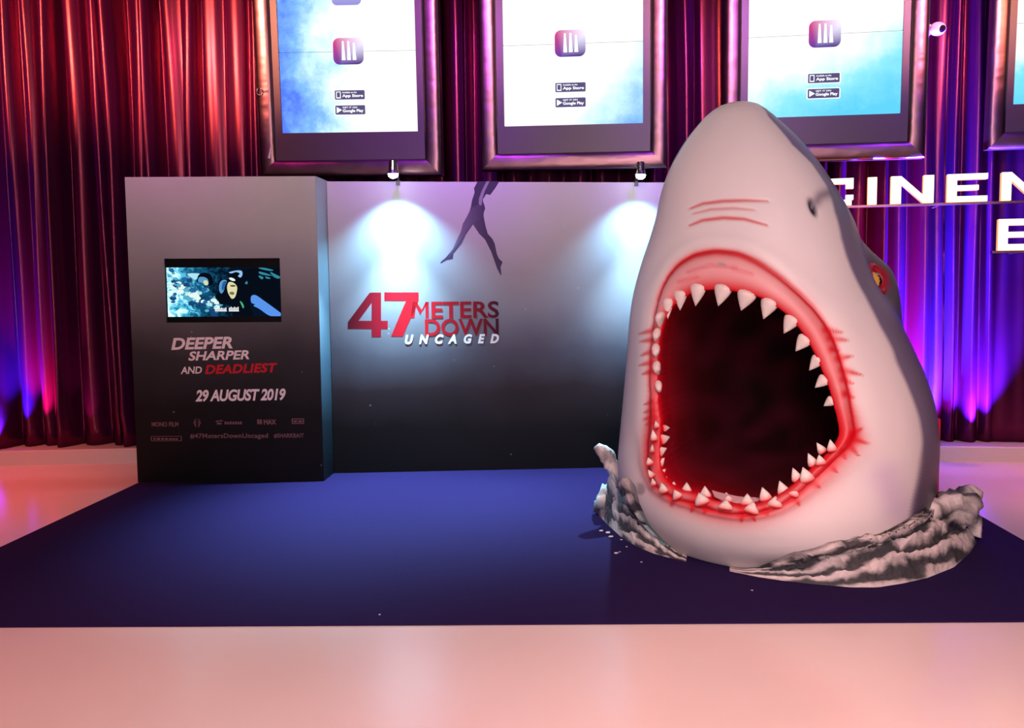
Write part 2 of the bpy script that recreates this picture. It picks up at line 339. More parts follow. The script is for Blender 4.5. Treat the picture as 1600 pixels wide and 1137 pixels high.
def video_wall(idx, pl, pr, psi, label, lean=2.2, cut=None, Yc=6.43, icon_dx=0.0, wid=None):
    """pl, pr: photograph positions of the lower corners of the lit picture"""
    psi = math.radians(psi); lam = math.radians(lean)
    A = at_y(pl[0], pl[1], Yc)
    u = Vector((math.cos(psi), -math.sin(psi), 0)); n0 = Vector((-math.sin(psi), -math.cos(psi), 0))
    if wid is None:      # meet the right corner's ray on the yawed plane
        d = ray(*pr); t = (A - Vector((0, 0, CAMZ))).dot(n0) / d.dot(n0); B = Vector((0, 0, CAMZ)) + d * t
        wid = (B - A).dot(u)
    C0 = A + u * (wid / 2)
    v = Vector((0, 0, 1)) * math.cos(lam) + n0 * math.sin(lam); nn = u.cross(v)
    Mx = Matrix.Identity(4)
    for i in range(3): Mx[i][0] = u[i]; Mx[i][1] = -nn[i]; Mx[i][2] = v[i]; Mx[i][3] = C0[i]
    t = thing('video_wall', label, 'screen', mat=Mx, group='video walls hung above the stage')
    h = wid / 2; H = PANEL_H * 3; fb, bz, bb, bt = .135, .058, .225, .058
    # bezel: one dark tray with the opening
    b = MB()
    for x0, x1, z0, z1 in ((-h-bz, h+bz, -bb, -.001), (-h-bz, -h, -.001, H+.001), (h, h+bz, -.001, H+.001), (-h-bz, h+bz, H+.001, H+bt)):
        b.box((x0, -.004, z0), (x1, .05, z1))
    b.box((-h-bz, .03, -bb), (h+bz, .06, H+bt)); b.build('bezel', M['bezel'], t)
    # picture panels
    sm = cloud_screen('screen_picture_%d' % idx, idx)
    for k in range(3):
        b = MB(); b.box((-h + .002, .004, k*PANEL_H + .004), (h - .002, .026, (k+1)*PANEL_H - .004)); b.build('display_panel', sm, t)
    # frame rails with rounded section, mitred
    X0, X1, Z0, Z1 = -h-bz, h+bz, -bb, H+bt
    prof = [(0.0, .045), (.0, -.018), (.012, -.030), (.035, -.036), (.07, -.039), (.10, -.038), (.122, -.031), (fb, -.016), (fb, .07), (0, .07)]
    def rail(p0, p1, d0, d1):
        b = MB(); vs = []; ns = 26
        for i in range(ns + 1):
            f = i / ns
            for (o, y) in prof:
                a = Vector((p0[0] + d0[0]*o, 0, p0[1] + d0[1]*o)); c = Vector((p1[0] + d1[0]*o, 0, p1[1] + d1[1]*o)); q = a.lerp(c, f); q.y = y; vs.append(q)
        k = len(prof); fs = [(i*k+j, i*k+(j+1) % k, (i+1)*k+(j+1) % k, (i+1)*k+j) for i in range(ns) for j in range(k)] + [tuple(range(k)), tuple(ns*k+j for j in range(k-1, -1, -1))]
        b.add(vs, fs); o = b.build('frame_rail', M['copper'], t, smooth=True)
        e = o.modifiers.new('split', 'EDGE_SPLIT'); e.split_angle = math.radians(50)
    rail((X0, Z0), (X1, Z0), (-1, -1), (1, -1)); rail((X1, Z0), (X1, Z1), (1, -1), (1, 1)); rail((X1, Z1), (X0, Z1), (1, 1), (-1, 1)); rail((X0, Z1), (X0, Z0), (-1, 1), (-1, -1))
    # hanging bracket tying it back to the wall
    b = MB(); b.box((-.3, .06, .3), (-.2, .42, .4)); b.box((.2, .06, .3), (.3, .42, .4)); b.box((-.3, .06, 1.3), (-.2, .62, 1.4)); b.box((.2, .06, 1.3), (.3, .62, 1.4)); b.build('bracket', M['bezel'], t)
    if icon_dx is None: return t
    ix = icon_dx; y = .003
    # app icon with three pale bars, across the panel joint
    z0, z1, hw = PANEL_H - .105, PANEL_H + .105, .125
    pts = rrect(ix-hw, z0, ix+hw, z1, .05, y); vs = []
    b = MB(); b.poly(pts); cols = []
    for p in pts:
        fx = (p[0] - ix + hw) / (2*hw); fz = (p[2] - z0) / (z1 - z0)
        c0 = np.array((.72, .03, .22)) * (1-fx) + np.array((.62, .50, .85)) * fx
        lo = np.array((.14, .06, .42)) * (1-fx*.5)
        cols.append(lo * (1-fz) ** 1.5 + c0 * (1 - (1-fz) ** 1.5) + (fz > .7) * np.array((.45, .5, .55)) * fx)
    ic = b.build('app_icon', M['em_v'], t, cols=np.clip(np.array(cols), 0, 1.2))
    for k in range(3):
        b = MB(); xa = ix - .055 + k*.045; top = (.185, .185, .17)[k]
        b.poly([(xa, y-.002, z0+.035), (xa+.031, y-.002, z0+.035), (xa+.02, y-.002, z0+top), (xa+.006, y-.002, z0+top)]); b.build('icon_bar', M['em_white'], ic)
    # upper emblem (pale grey violet box)
    b = MB(); z2 = PANEL_H + .36; pts = rrect(ix-.12, z2, ix+.12, z2+.24, .04, y); b.poly(pts)
    b.build('upper_icon', M['em_v'], t, cols=np.array([np.array((.32, .30, .75)) * (1-(p[2]-z2)/.24) + np.array((.7, .7, .9)) * ((p[2]-z2)/.24) for p in pts]))
    # store badges
    for zb, l1, l2, glyph in ((.262, 'Available on the', 'App Store', 'phone'), (.142, 'GET IT ON', 'Google Play', 'play')):
        b = MB(); b.poly(rrect(ix-.132, zb-.006, ix+.132, zb+.080, .012, y+.0005)); rim = b.build('badge_border', M['em_white'], t)
        b = MB(); b.poly(rrect(ix-.124, zb, ix+.124, zb+.074, .008, y-.001)); bd = b.build('store_badge', M['em_badge'], t)
        b = MB()
        if glyph == 'phone':
            for q in ((ix-.112, zb+.010, ix-.106, zb+.064), (ix-.080, zb+.010, ix-.074, zb+.064), (ix-.106, zb+.010, ix-.080, zb+.018), (ix-.106, zb+.058, ix-.080, zb+.064)):
                b.poly([(q[0], y-.003, q[1]), (q[2], y-.003, q[1]), (q[2], y-.003, q[3]), (q[0], y-.003, q[3])])
        else: b.poly([(ix-.112, y-.003, zb+.012), (ix-.068, y-.003, zb+.037), (ix-.112, y-.003, zb+.062)])
        b.build('badge_glyph', M['em_white'], bd)
        lettering('badge_lettering', l1, ix-.062, zb+.050, .12, .013, M['em_white'], bd, y=y-.003, bold=.02, thick=0)
        lettering('badge_lettering', l2, ix-.062, zb+.012, .172, .030, M['em_white'], bd, y=y-.003, bold=.03, thick=0)
    return t
w0 = video_wall(0, (441, 208), (653, 206), 2.5, 'leftmost video wall in a copper frame, blue sky on the left of its picture, above the poster kiosk', icon_dx=.01)
video_wall(1, (788, 197.5), (1005, 192), 5.5, 'middle video wall in a copper frame with an almost white picture, above the printed backdrop', icon_dx=-.02)
t3 = video_wall(2, (1168, 185), (1407, 178), 8.0, 'video wall in a copper frame behind the shark snout, white picture turning blue below', icon_dx=.0)
video_wall(3, (1583, 163), (1820, 155), 10.5, 'video wall cut off by the right edge, only its left copper rail and a strip of picture showing', icon_dx=.0)

# a bent wire and a scrap of tape on the leftmost frame
wp = w0.matrix_world.inverted() @ at_y(406, 143, 6.38); b = MB(); b.tube([(wp.x + .022*math.cos(2*PI*k/16), -.052, wp.z + .03*math.sin(2*PI*k/16)) for k in range(17)], .003, 6, cap=False)
b.tube([(wp.x + .022, -.052, wp.z), (wp.x + .07, -.047, wp.z + .006)], .003, 6); b.build('wire_loop', M['chrome'], w0, smooth=True)
wp = w0.matrix_world.inverted() @ at_y(421, 236, 6.38); b = MB(); b.poly([(wp.x - .022, -.048, wp.z - .055), (wp.x, -.05, wp.z - .06), (wp.x + .012, -.052, wp.z + .02), (wp.x + .02, -.048, wp.z + .10), (wp.x + .004, -.05, wp.z + .03)], (0, .002, 0)); b.build('tape_scrap', M['cam_white'], w0)

# small security camera on the third frame
P0 = at_y(1456, 46, 6.28)
t = thing('security_camera', 'small white dome security camera beside the frame of the third screen', 'camera', loc=P0)
b = MB(); b.tube([(-.03, .05, .0), (-.03, .0, .0)], .045, 14); b.tube([(-.03, .03, 0), (.0, -.01, -.005)], .018, 10); b.build('mount', M['cam_white'], t, smooth=False)
bm = bmesh.new(); bmesh.ops.create_uvsphere(bm, u_segments=20, v_segments=14, radius=.058); me = bpy.data.meshes.new('camera_ball'); bm.to_mesh(me); bm.free()
me.polygons.foreach_set('use_smooth', [True]*len(me.polygons)); me.materials.append(M['cam_white']); o = link(bpy.data.objects.new('camera_ball', me), t); o.location = (.032, -.03, -.005); o.scale = (1.1, 1, .9)
b = MB(); b.tube([(.045, -.070, -.016), (.047, -.088, -.018)], [.030, .024], 16); b.build('lens', M['lens'], t)

# ------------------------------------------------------------------ illuminated sign
psi = math.radians(15)
A = at_y(1316, 319, 6.35); u = Vector((math.cos(psi), -math.sin(psi), 0)); n0 = Vector((-math.sin(psi), -math.cos(psi), 0)); Mx = Matrix.Identity(4)
for i in range(3): Mx[i][0] = u[i]; Mx[i][1] = -n0[i]; Mx[i][2] = (0, 0, 1)[i]; Mx[i][3] = A[i]
sg = thing('cinema_sign', 'glowing yellow-white letters on a thin rail at the right, beside the shark snout', 'sign', mat=Mx)
def sign_xz(x, y):     # photograph point on the sign plane
    d = ray(x, y); k = (A - Vector((0, 0, CAMZ))).dot(n0) / d.dot(n0); P = Vector((0, 0, CAMZ)) + d * k - A
    return P.dot(u), P.z
def letter(polys, x0, x1, z0, z1):
    """polys in unit square; extruded, glowing face and orange-emitting return"""
    bf, bs = MB(), MB()
    for p in polys:
        q = [(x0 + a*(x1-x0), z0 + c*(z1-z0)) for a, c in p]
        bf.poly([(a, -.003, c) for a, c in q], (0, .012, 0)); bs.poly([(a, .009, c) for a, c in q], (0, .05, 0))
    o = bf.build('letter', M['letter_glow'], sg); bs.build('letter_return', M['letter_side'], o)
R_ = lambda a, b_, c, d: [(a, b_), (c, b_), (c, d), (a, d)]
LET = {'C': [R_(0, .0, .9, .2), R_(0, .8, .95, 1), R_(0, .2, .22, .8), R_(.72, .2, .95, .38), R_(.72, .62, .95, .8)],
       'I': [R_(0, 0, 1, 1)],
       'N': [R_(0, 0, .24, 1), R_(.76, 0, 1, 1), [(.24, 1), (.0, 1), (.76, 0), (1, 0), (.76, .14), (.24, .86)][0:1] + [(.24, .72), (.76, .0), (.76, .28)]],
       'E': [R_(0, 0, .24, 1), R_(.24, .8, 1, 1), R_(.24, .41, .78, .59), R_(.24, 0, 1, .2)],
       'M': [R_(0, 0, .16, 1), R_(.84, 0, 1, 1), [(.16, 1), (.16, .72), (.5, .05), (.5, .36)], [(.84, 1), (.5, .36), (.5, .05), (.84, .72)]]}
LET['N'][2] = [(.24, .72), (.76, 0), (.76, .28), (.24, 1)]
zb = sign_xz(1440, 317)[1]; zt = sign_xz(1440, 274)[1]
for ch, p0, p1 in (('C', 1285, 1336), ('I', 1356, 1370), ('N', 1392, 1459), ('E', 1480, 1543), ('M', 1565, 1660)):
    letter(LET[ch], sign_xz(p0, 300)[0], sign_xz(p1, 300)[0], zb, zt)
z0_, z1_ = sign_xz(1580, 391)[1], sign_xz(1580, 342)[1]
letter(LET['E'], sign_xz(1560, 370)[0], sign_xz(1622, 370)[0], z0_, z1_)
xa, xb = sign_xz(1275, 317)[0], sign_xz(1680, 317)[0]
b = MB(); b.box((xa, .0, zb-.02), (xb, .05, zb-.004)); b.box((sign_xz(1550, 390)[0], 0, z0_-.02), (xb, .05, z0_-.004)); b.build('rail', M['copper'], sg)
for xx, zz_ in ((xa+.2, zb), ((xa+xb)/2, zb), (xb-.1, zb), (sign_xz(1596, 390)[0], z0_)):
    b = MB(); b.tube([(xx, .03, zz_-.012), (xx, .32, zz_-.012)], .008, 8); b.build('standoff', M['copper'], sg)

# ------------------------------------------------------------------ carpet
b = MB(); b.box((-3.42, 3.44, 0), (2.73, 6.52, .008)); tag(b.build('carpet', M['carpet']), 'large flat dark blue carpet laid over the pale floor under the shark', 'carpet')

# ------------------------------------------------------------------ kiosk with trailer screen
KX0, KX1, KY0, KY1, KH = -3.43, -1.955, 6.0, 6.29, 2.392
kio = thing('poster_kiosk', 'tall grey-to-black poster kiosk with a small trailer screen, left of the backdrop', 'kiosk', loc=(KX0, KY0, .008))
kw = KX1 - KX0
def kxz(x, y): p = at_y(x, y, KY0); return p.x - KX0, p.z - .008
sx0, sz1 = kxz(256, 404); sx1, sz0 = kxz(440, 503)
b = MB(); h = KH   # front with a rectangular opening
b.box((0, 0, 0), (sx0, .02, h)); b.box((sx1, 0, 0), (kw-.006, .02, h)); b.box((sx0, 0, 0), (sx1, .02, sz0)); b.box((sx0, 0, sz1), (sx1, .02, h))
b.build('front_panel', M['kiosk_print'], kio)
b = MB(); b.box((.004, .02, 0), (.024, KY1-KY0, h-.004)); b.box((.004, KY1-KY0-.02, 0), (kw-.02, KY1-KY0, h-.004)); b.box((.004, .02, h-.03), (kw-.02, KY1-KY0, h-.004)); b.box((.004, .02, 0), (kw-.02, KY1-KY0, .03)); b.build('body', M['black'], kio)
b = MB(); b.box((kw-.006, 0, 0), (kw, KY1-KY0, h)); b.build('side_panel', M['side_print'], kio)
tv = MB(); tv.box((sx0, .010, sz0), (sx1, .07, sz1)); tv = tv.build('trailer_screen', M['black'], kio); tv['label'] = 'small flat screen playing an underwater trailer'
# the moving picture on it
mp_ = emis('trailer_picture', (0, .1, .2), 1.0); nt = mp_.node_tree; em = [n for n in nt.nodes if n.type == 'EMISSION'][0]
tc = N(mp_, 'ShaderNodeTexCoord'); sxn = N(mp_, 'ShaderNodeSeparateXYZ'); L(mp_, tc.outputs['Object'], sxn.inputs[0])
nz = N(mp_, 'ShaderNodeTexNoise', Scale=13, Detail=9, Roughness=.72, Distortion=1.2); L(mp_, tc.outputs['Object'], nz.inputs['Vector'])
rx_ = N(mp_, 'ShaderNodeMapRange'); rx_.inputs[1].default_value = .30; rx_.inputs[2].default_value = .95; rx_.inputs[3].default_value = .22; rx_.inputs[4].default_value = -.40; L(mp_, sxn.outputs[0], rx_.inputs[0])
ad = N(mp_, 'ShaderNodeMath', operation='ADD'); L(mp_, nz.outputs[0], ad.inputs[0]); L(mp_, rx_.outputs[0], ad.inputs[1])
rp = ramp(mp_, [(.30, (.001, .004, .012)), (.50, (.004, .06, .13)), (.63, (.05, .34, .50)), (.76, (.55, .88, .95))]); L(mp_, ad.outputs[0], rp.inputs[0]); L(mp_, rp.outputs[0], em.inputs[0]); em.inputs[1].default_value = 1.7
a0, c1 = kxz(259, 418); a1, c0 = kxz(438, 494)
b = MB(); b.box((a0, .007, c0), (a1, .012, c1)); pic = b.build('trailer_picture', mp_, tv)
emd = emis('picture_black', (.002, .004, .009), 1); eml = emis('picture_blue', (.10, .30, .85), 1); emc = emis('picture_mask', (.10, .32, .60), 1); emf = emis('picture_face', (.75, .72, .42), 1); emg = emis('picture_green', (.05, .5, .25), 1); emt = emis('picture_teal', (.03, .25, .34), 1)
def k2(pts): return [(min(1538, max(72, a)), min(774, max(146, c))) for a, c in pts]
def kq2(pts, y): return [(kxz(252 + X/8.247, 400 + Y/8.247)[0], y, kxz(252 + X/8.247, 400 + Y/8.247)[1]) for X, Y in pts]
def smooth_loop(pts, k=5):
    q = []; n_ = len(pts)
    for i in range(n_):
        p0, p1, p2, p3 = (np.array(pts[(i + d) % n_], float) for d in (-1, 0, 1, 2))
        for t in np.linspace(0, 1, k, endpoint=False): q.append(tuple(.5 * (2*p1 + (p2-p0)*t + (2*p0-5*p1+4*p2-p3)*t*t + (3*p1-p0-3*p2+p3)*t**3)))
    return q
def kp(name, pts, y, m): b = MB(); b.poly(kq2(k2(smooth_loop(pts)), y)); return b.build(name, m, tv)
rg = random.Random(11); b = MB(); cols = []; pal = [(.42, .82, .86), (.80, .97, .92), (.62, .92, .90), (.10, .42, .58), (.02, .14, .34), (.01, .06, .20)]
for i in range(120):
    x = rg.uniform(78, 760); yy = 330 + (x - 80) * .46 + rg.gauss(10, 75); r_ = rg.uniform(14, 50); a0 = rg.uniform(0, 6); n_ = rg.randint(5, 7)
    band = abs(yy - (345 + (x - 80) * .46)); c = pal[rg.randint(0, 2)] if band < 70 and rg.random() < .72 else pal[rg.randint(3, 5)]
    pts = k2([(x + r_*rg.uniform(.7, 1.1)*math.cos(a0 - 2*PI*q/n_)*1.25, yy + r_*rg.uniform(.7, 1.1)*math.sin(a0 - 2*PI*q/n_)*.8) for q in range(n_)])
    if max(p[0] for p in pts) - min(p[0] for p in pts) < 6 or max(p[1] for p in pts) - min(p[1] for p in pts) < 6: continue
    b.poly(kq2(pts, .0066 - i * .000004)); cols += [c] * len(pts)
tag(b.build('picture_rocks', M['em_v'], tv, cols=np.array(cols)), kind='stuff')
kp('diver_arm', [(330,228),(480,224),(490,255),(440,300),(400,290)], .0058, emis('picture_cyan', (.42, .80, .92), 1))
kp('diver_shape', [(455,300),(480,240),(540,215),(620,230),(660,300),(650,370),(600,380),(560,300),(500,262),(470,300),(470,340),(455,335)], .0056, emd)
kp('diver_mask', [(472,330),(480,280),(540,268),(595,300),(602,365),(560,375),(520,345)], .0054, emc)
kp('diver_face', [(540,320),(580,312),(600,345),(590,372),(555,368)], .0052, emf)
kp('diver_shape', [(690,520),(735,430),(722,350),(760,300),(860,290),(900,220),(1010,180),(1060,170),(1250,140),(1540,146),(1540,700),(1400,660),(1230,560),(1150,520),(1140,640),(1180,774),(1060,774),(930,774),(900,640),(760,620),(730,580)], .0058, emd)
kp('diver_mask', [(742,440),(748,350),(790,308),(840,318),(815,400),(800,450),(770,482)], .0050, emc)
kp('diver_mask', [(775,420),(790,340),(838,322),(815,400),(795,440)], .0048, emis('picture_deep_blue', (.02, .11, .36), 1))
kp('diver_face', [(845,385),(870,335),(930,345),(972,395),(968,460),(945,530),(905,548),(870,500),(850,450)], .0050, emf)
kp('face_shadow', [(885,375),(935,372),(955,385),(930,395),(895,392)], .0048, emis('picture_brown', (.12, .08, .04), 1))
kp('face_shadow', [(875,468),(915,458),(940,480),(920,500),(885,492)], .0048, emis('picture_grey', (.20, .17, .10), 1))
kp('hood_lamp', [(868,290),(895,276),(940,295),(948,318),(910,318)], .0048, emis('picture_pale', (.85, .92, .85), 1))
kp('snorkel', [(868,208),(960,186),(1030,190),(1042,236),(1020,275),(985,258),(1008,225),(960,205),(900,222)], .0050, emis('picture_sky', (.30, .55, .85), 1))
kp('diver_arm', [(1150,540),(1165,508),(1215,504),(1300,560),(1538,735),(1538,770),(1400,770),(1260,680),(1185,640),(1205,622),(1158,600)], .0050, eml)
kp('tool_glow', [(1010,580),(1040,600),(1062,650),(1050,672),(1030,630)], .0048, emg)
for q in ([(1248,150),(1330,152),(1440,180),(1400,190),(1300,172)], [(1255,200),(1330,215),(1420,250),(1350,248),(1270,230)], [(1250,250),(1310,270),(1300,298),(1270,285)], [(1400,205),(1470,235),(1530,270),(1500,290),(1440,262)], [(1340,262),(1400,280),(1390,294),(1345,284)], [(1100,320),(1108,360),(1075,352)]):
    kp('wreck_glint', q, .0050, emt)
b = MB()      # blurred line of subtitle strokes
for q in [(690 + 19*k, 672 - 9*(k % 3 == 1), 690 + 19*k + 13, 712) for k in range(8)] + [(868 + 22*k, 664 - 10*(k % 2), 868 + 22*k + 15, 712) for k in range(6)] + [(690, 704, 842, 712), (868, 704, 998, 712)]:
    b.poly(kq2([(q[0], q[3]), (q[2], q[3]), (q[2], q[1]), (q[0], q[1])], .0044))
tag(b.build('subtitle', emis('picture_white', (1, 1, 1), .95), tv), kind='stuff')
def kt(name, s, x0, y0, x1, y1, m, bold=.02, sp=1.0, sh=0.0, rot=0.0, label=None):
    a, c1 = kxz(x0, y0); a2, c0 = kxz(x1, y1); return lettering(name, s, a, c0, a2-a, c1-c0, m, kio, y=-.001, bold=bold, spacing=sp, shear=sh, rot=rot, label=label)
kt('headline', 'DEEPER', 267, 528, 364, 546, M['ink_pink'], .035, 1.0, .22, .02)
kt('headline', 'SHARPER', 294, 549, 390, 563, M['ink_pink'], .03, 1.0, .22, .02)
kt('headline', 'AND', 282, 573, 316, 584, M['ink_pink'], .025, 1.0, .15, .02)
kt('headline', 'DEADLIEST', 320, 570, 434, 584, M['ink_red'], .035, 1.05, .22, .025, label='red headline word')
kt('date_line', '29 AUGUST 2019', 305, 609, 447, 627, M['ink_pink'], .035, .95, .22, .012)
kt('logo_line', 'MONO FILM', 237, 659, 279, 666, M['ink_faint'], .03)
kt('logo_line', 'MAX', 412, 655, 432, 663, M['ink_faint'], .045)
kt('hashtag', '#47MetersDownUncaged', 297, 677, 419, 686, M['ink_faint'], .02, 1.05)
kt('hashtag', '#SHARKBAIT', 428, 677, 475, 684, M['ink_faint'], .025, 1.05)
b = MB()
def kq(b, x0, y0, x1, y1, y=-.001):
    a, c = kxz(x0, y1); a2, c2 = kxz(x1, y0); b.poly([(a, y, c), (a2, y, c), (a2, y, c2), (a, y, c2)], (0, .0012, 0))
LM = lambda bb: tag(bb.build('logo_mark', M['ink_faint'], kio), kind='stuff')
kq(b, 402, 655, 405, 662.5); kq(b, 406, 655, 409, 662.5); LM(b); b = MB()                       # square mark before MAX
for q in ((456, 653.5, 475, 655), (456, 660.5, 475, 662), (456, 655, 457.5, 660.5), (473.5, 655, 475, 660.5), (459, 656.5, 464, 659.5), (466, 656.5, 472, 659.5)): kq(b, *q)
LM(b); b = MB()
for q in ((337, 657, 342, 659), (343, 656, 348, 658), (339, 660, 346, 663), *[(351 + 4.0*k, 658.4 + .5*(k % 2), 351 + 4.0*k + 2.9, 662.6) for k in range(7)]): kq(b, *q)
LM(b); b = MB()
for q in ((237, 681, 284, 682), (237, 688, 284, 689), (236, 682, 237, 688), (283, 682, 284, 688), (240, 684, 243, 687), (245, 684, 250, 687), (252, 684, 256, 687), (258, 684, 262, 687), (264, 684.5, 268, 687), (269, 684.5, 273, 687), (274, 684.5, 278, 687)): kq(b, *q)
LM(b); b = MB()
for k in range(6):                                                             # round emblem of slanting leaves
    for j in (-1, 1):
        xx = 308 + j*(1.2 + .8*(k % 2)); yy = 655.5 + k*2.2
        c = [(xx, yy), (xx + j*4.5*(1-abs(k-2.5)/4), yy-2.0), (xx + j*4.5*(1-abs(k-2.5)/4), yy-.6), (xx, yy+1.3)]
        if j < 0: c = c[::-1]
        b.poly([(kxz(*p)[0], -.001, kxz(*p)[1]) for p in c], (0, .0012, 0))
LM(b)

# ------------------------------------------------------------------ printed backdrop
BA = Vector((-1.951, 6.255, .008)); yaw = math.atan2(6.396 - 6.249, .329 + 1.924)
bu = Vector((math.cos(yaw), math.sin(yaw), 0)); bn = Vector((bu.y, -bu.x, 0))
bd = thing('printed_backdrop', 'wide grey-to-black printed film backdrop standing behind the carpet between kiosk and shark', 'backdrop', loc=BA); bd.rotation_euler = (0, 0, yaw)
BW, BH = 4.15, 2.385
b = MB(); b.box((0, 0, 0), (BW, .045, BH)); b.build('print_panel', M['backdrop_print'], bd)
b = MB()
for xx in (.5, 2.0, 3.6):
    b.box((xx-.02, .045, 0), (xx+.02, .085, BH-.1)); 
b.build('rear_brace', M['black'], bd)
def bxz(x, y):
    d = ray(x, y); k = (BA - Vector((0, 0, CAMZ))).dot(bn) / d.dot(bn); P = Vector((0, 0, CAMZ)) + d * k - BA; return P.dot(bu), P.z
def zp(pts, s, ox, oy, y=-.001): return [(bxz(ox + X/s, oy + Y/s)[0], y, bxz(ox + X/s, oy + Y/s)[1]) for X, Y in pts]
tit = lambda pts: zp(pts, 5.926, 530, 440)
def gradp(name, polys, c0, c1, xa, xb):
    b = MB(); cols = []
    for p in polys:
        q = tit(p); b.poly(q, (0, .0014, 0)); cs = []
        for X, _ in p:
            f = min(1, max(0, (X - xa) / (xb - xa))); cs.append(np.array(c0)*(1-f) + np.array(c1)*f)
        cols += cs + cs
    return b.build(name, M['ink_grad'], bd, cols=np.array(cols))
DR, RD = (.085, .004, .012), (.52, .008, .018)
n4 = gradp('numeral', [[(300,100),(388,100),(388,512),(300,512)][::-1], [(280,104),(300,100),(300,195),(178,362),(80,375)][::-1], [(80,375),(178,362),(300,362),(300,437),(80,437)][::-1], [(388,362),(450,362),(450,437),(388,437)][::-1]], DR, (.36, .006, .018), 80, 450)
n7 = gradp('numeral', [[(418,98),(735,98),(735,178),(418,178)][::-1], [(618,178),(735,178),(728,195),(588,508),(480,508)][::-1]], (.36, .006, .018), RD, 418, 560)
def bt(name, s, X0, Y0, X1, Y1, m, colf=None, bold=.03, sp=1.0, sh=0.0, rot=0.0, y=-.0015):
    a, c1 = bxz(530 + X0/5.926, 440 + Y0/5.926); a2, c0 = bxz(530 + X1/5.926, 440 + Y1/5.926)
    return lettering(name, s, a, c0, a2-a, c1-c0, m, bd, y=y, bold=bold, spacing=sp, shear=sh, colf=colf, rot=rot)
g = lambda fx, fz: np.array(RD)[None]*(1-fx[:, None]**1.3) + np.array((.045, .006, .02))[None]*fx[:, None]**1.3
gradp('title_letter', [[(668,338),(697,338),(708,235),(690,188),(678,188)], [(690,188),(716,188),(765,262),(748,306)], [(748,306),(765,262),(800,188),(828,188)], [(800,188),(828,188),(828,338),(800,338)]], RD, RD, 0, 10)
bt('title_word', 'ETERS', 853, 183, 1480, 336, M['ink_grad'], g, .022, 1.0)
bt('title_word', 'DOWN', 793, 345, 1478, 498, M['ink_grad'], g, .022, 1.0)
bt('title_word', 'UNCAGED', 608, 490, 1480, 570, M['ink_white'], None, .05, 2.3, .25, 0.0, -.003)
# printed swimmer
fg = lambda pts, y=-.001: zp(pts, 6.32, 660, 270, y)
body_pts = [(545,85),(510,150),(515,195),(490,270),(480,330),(465,380),(440,430),(400,500),(380,580),(345,650),(300,750),(270,790),(230,838),(180,880),(180,897),(240,862),(300,850),(305,800),(330,770),(390,700),(430,610),(500,510),(560,600),(620,660),(680,780),(715,880),(740,950),(775,1015),(780,1000),(772,930),(792,880),(755,845),(735,800),(715,700),(690,650),(645,600),(625,530),(605,430),(605,400),(620,350),(610,310),(600,290),(597,262),(630,210),(670,218),(720,150),(760,85)]
b = MB(); b.poly(fg(body_pts)[::-1]); fc = []
for X, Y in body_pts[::-1]: fc.append(np.array((.075, .05, .10)) + np.array((.14, .12, .17)) * max(0, min(1, (560 - X) / 200)) * (350 < Y < 760))
o = b.build('swimmer_print', M['ink_figure'], bd, cols=np.array(fc))
b = MB(); arm = [(632,85),(590,170),(560,250),(556,300),(566,322),(585,318),(592,262),(612,190),(645,120),(662,85)]
b.poly(fg(arm, -.002)[::-1]); b.build('swimmer_arm', M['ink_figure'], o, cols=np.full((len(arm), 3), (.33, .28, .36)))

# clip-on display lamps on the backdrop's top edge
def lamp(px_, label, power):
    x, z = bxz(px_, 290); P = BA + bu * x + Vector((0, 0, BH))
    t = thing('display_lamp', label, 'lamp', loc=P, group='clip lamps on top of the backdrop'); t.rotation_euler = (0, 0, yaw)
    b = MB(); b.box((-.016, -.010, -.03), (.016, -.002, .010)); b.box((-.016, -.010, .0), (.016, .06, .010)); b.box((-.016, .050, -.05), (.016, .06, .0)); b.build('clamp', M['bezel'], t)
    b = MB(); b.tube([(0, .02, .01), (0, .02, .03), (0, -.08, .10), (0, -.24, .095)], .007, 8); b.build('arm', M['chrome'], t, smooth=True)
    b = MB(); b.tube([(0, -.24, .13), (0, -.24, .06), (0, -.238, .03)], [.030, .036, .046], 18); b.build('lamp_head', M['chrome'], t, smooth=False)
    b = MB(); b.tube([(0, -.238, .029), (0, -.237, .010), (0, -.237, -.004)], [.040, .036, .018], 16); b.build('bulb', M['lamp_glow'], t)
    w = P + bn * .235 + Vector((0, 0, -.025))
    spot('display_lamp_beam', w, P + bn * .04 + Vector((0, 0, -.60)), (.60, .92, 1.0), power * .17, 40, 1.0, .025)
    spot('display_lamp_glow', w, P + bn * .06 + Vector((0, 0, -1.05)), (.24, .70, 1.0), power * .56, 108, 1.0, .03)
    # light spilling forward past the shade
    spot('display_lamp_spill', w, w + bn * .55 + Vector((0, 0, -2.2)), (.38, .80, 1.0), power * 4.2, 78, 1.0, .02)
lamp(622, 'chrome clip lamp left of the printed swimmer on the backdrop', 300)
lamp(994, 'chrome clip lamp on the backdrop beside the shark snout', 190)

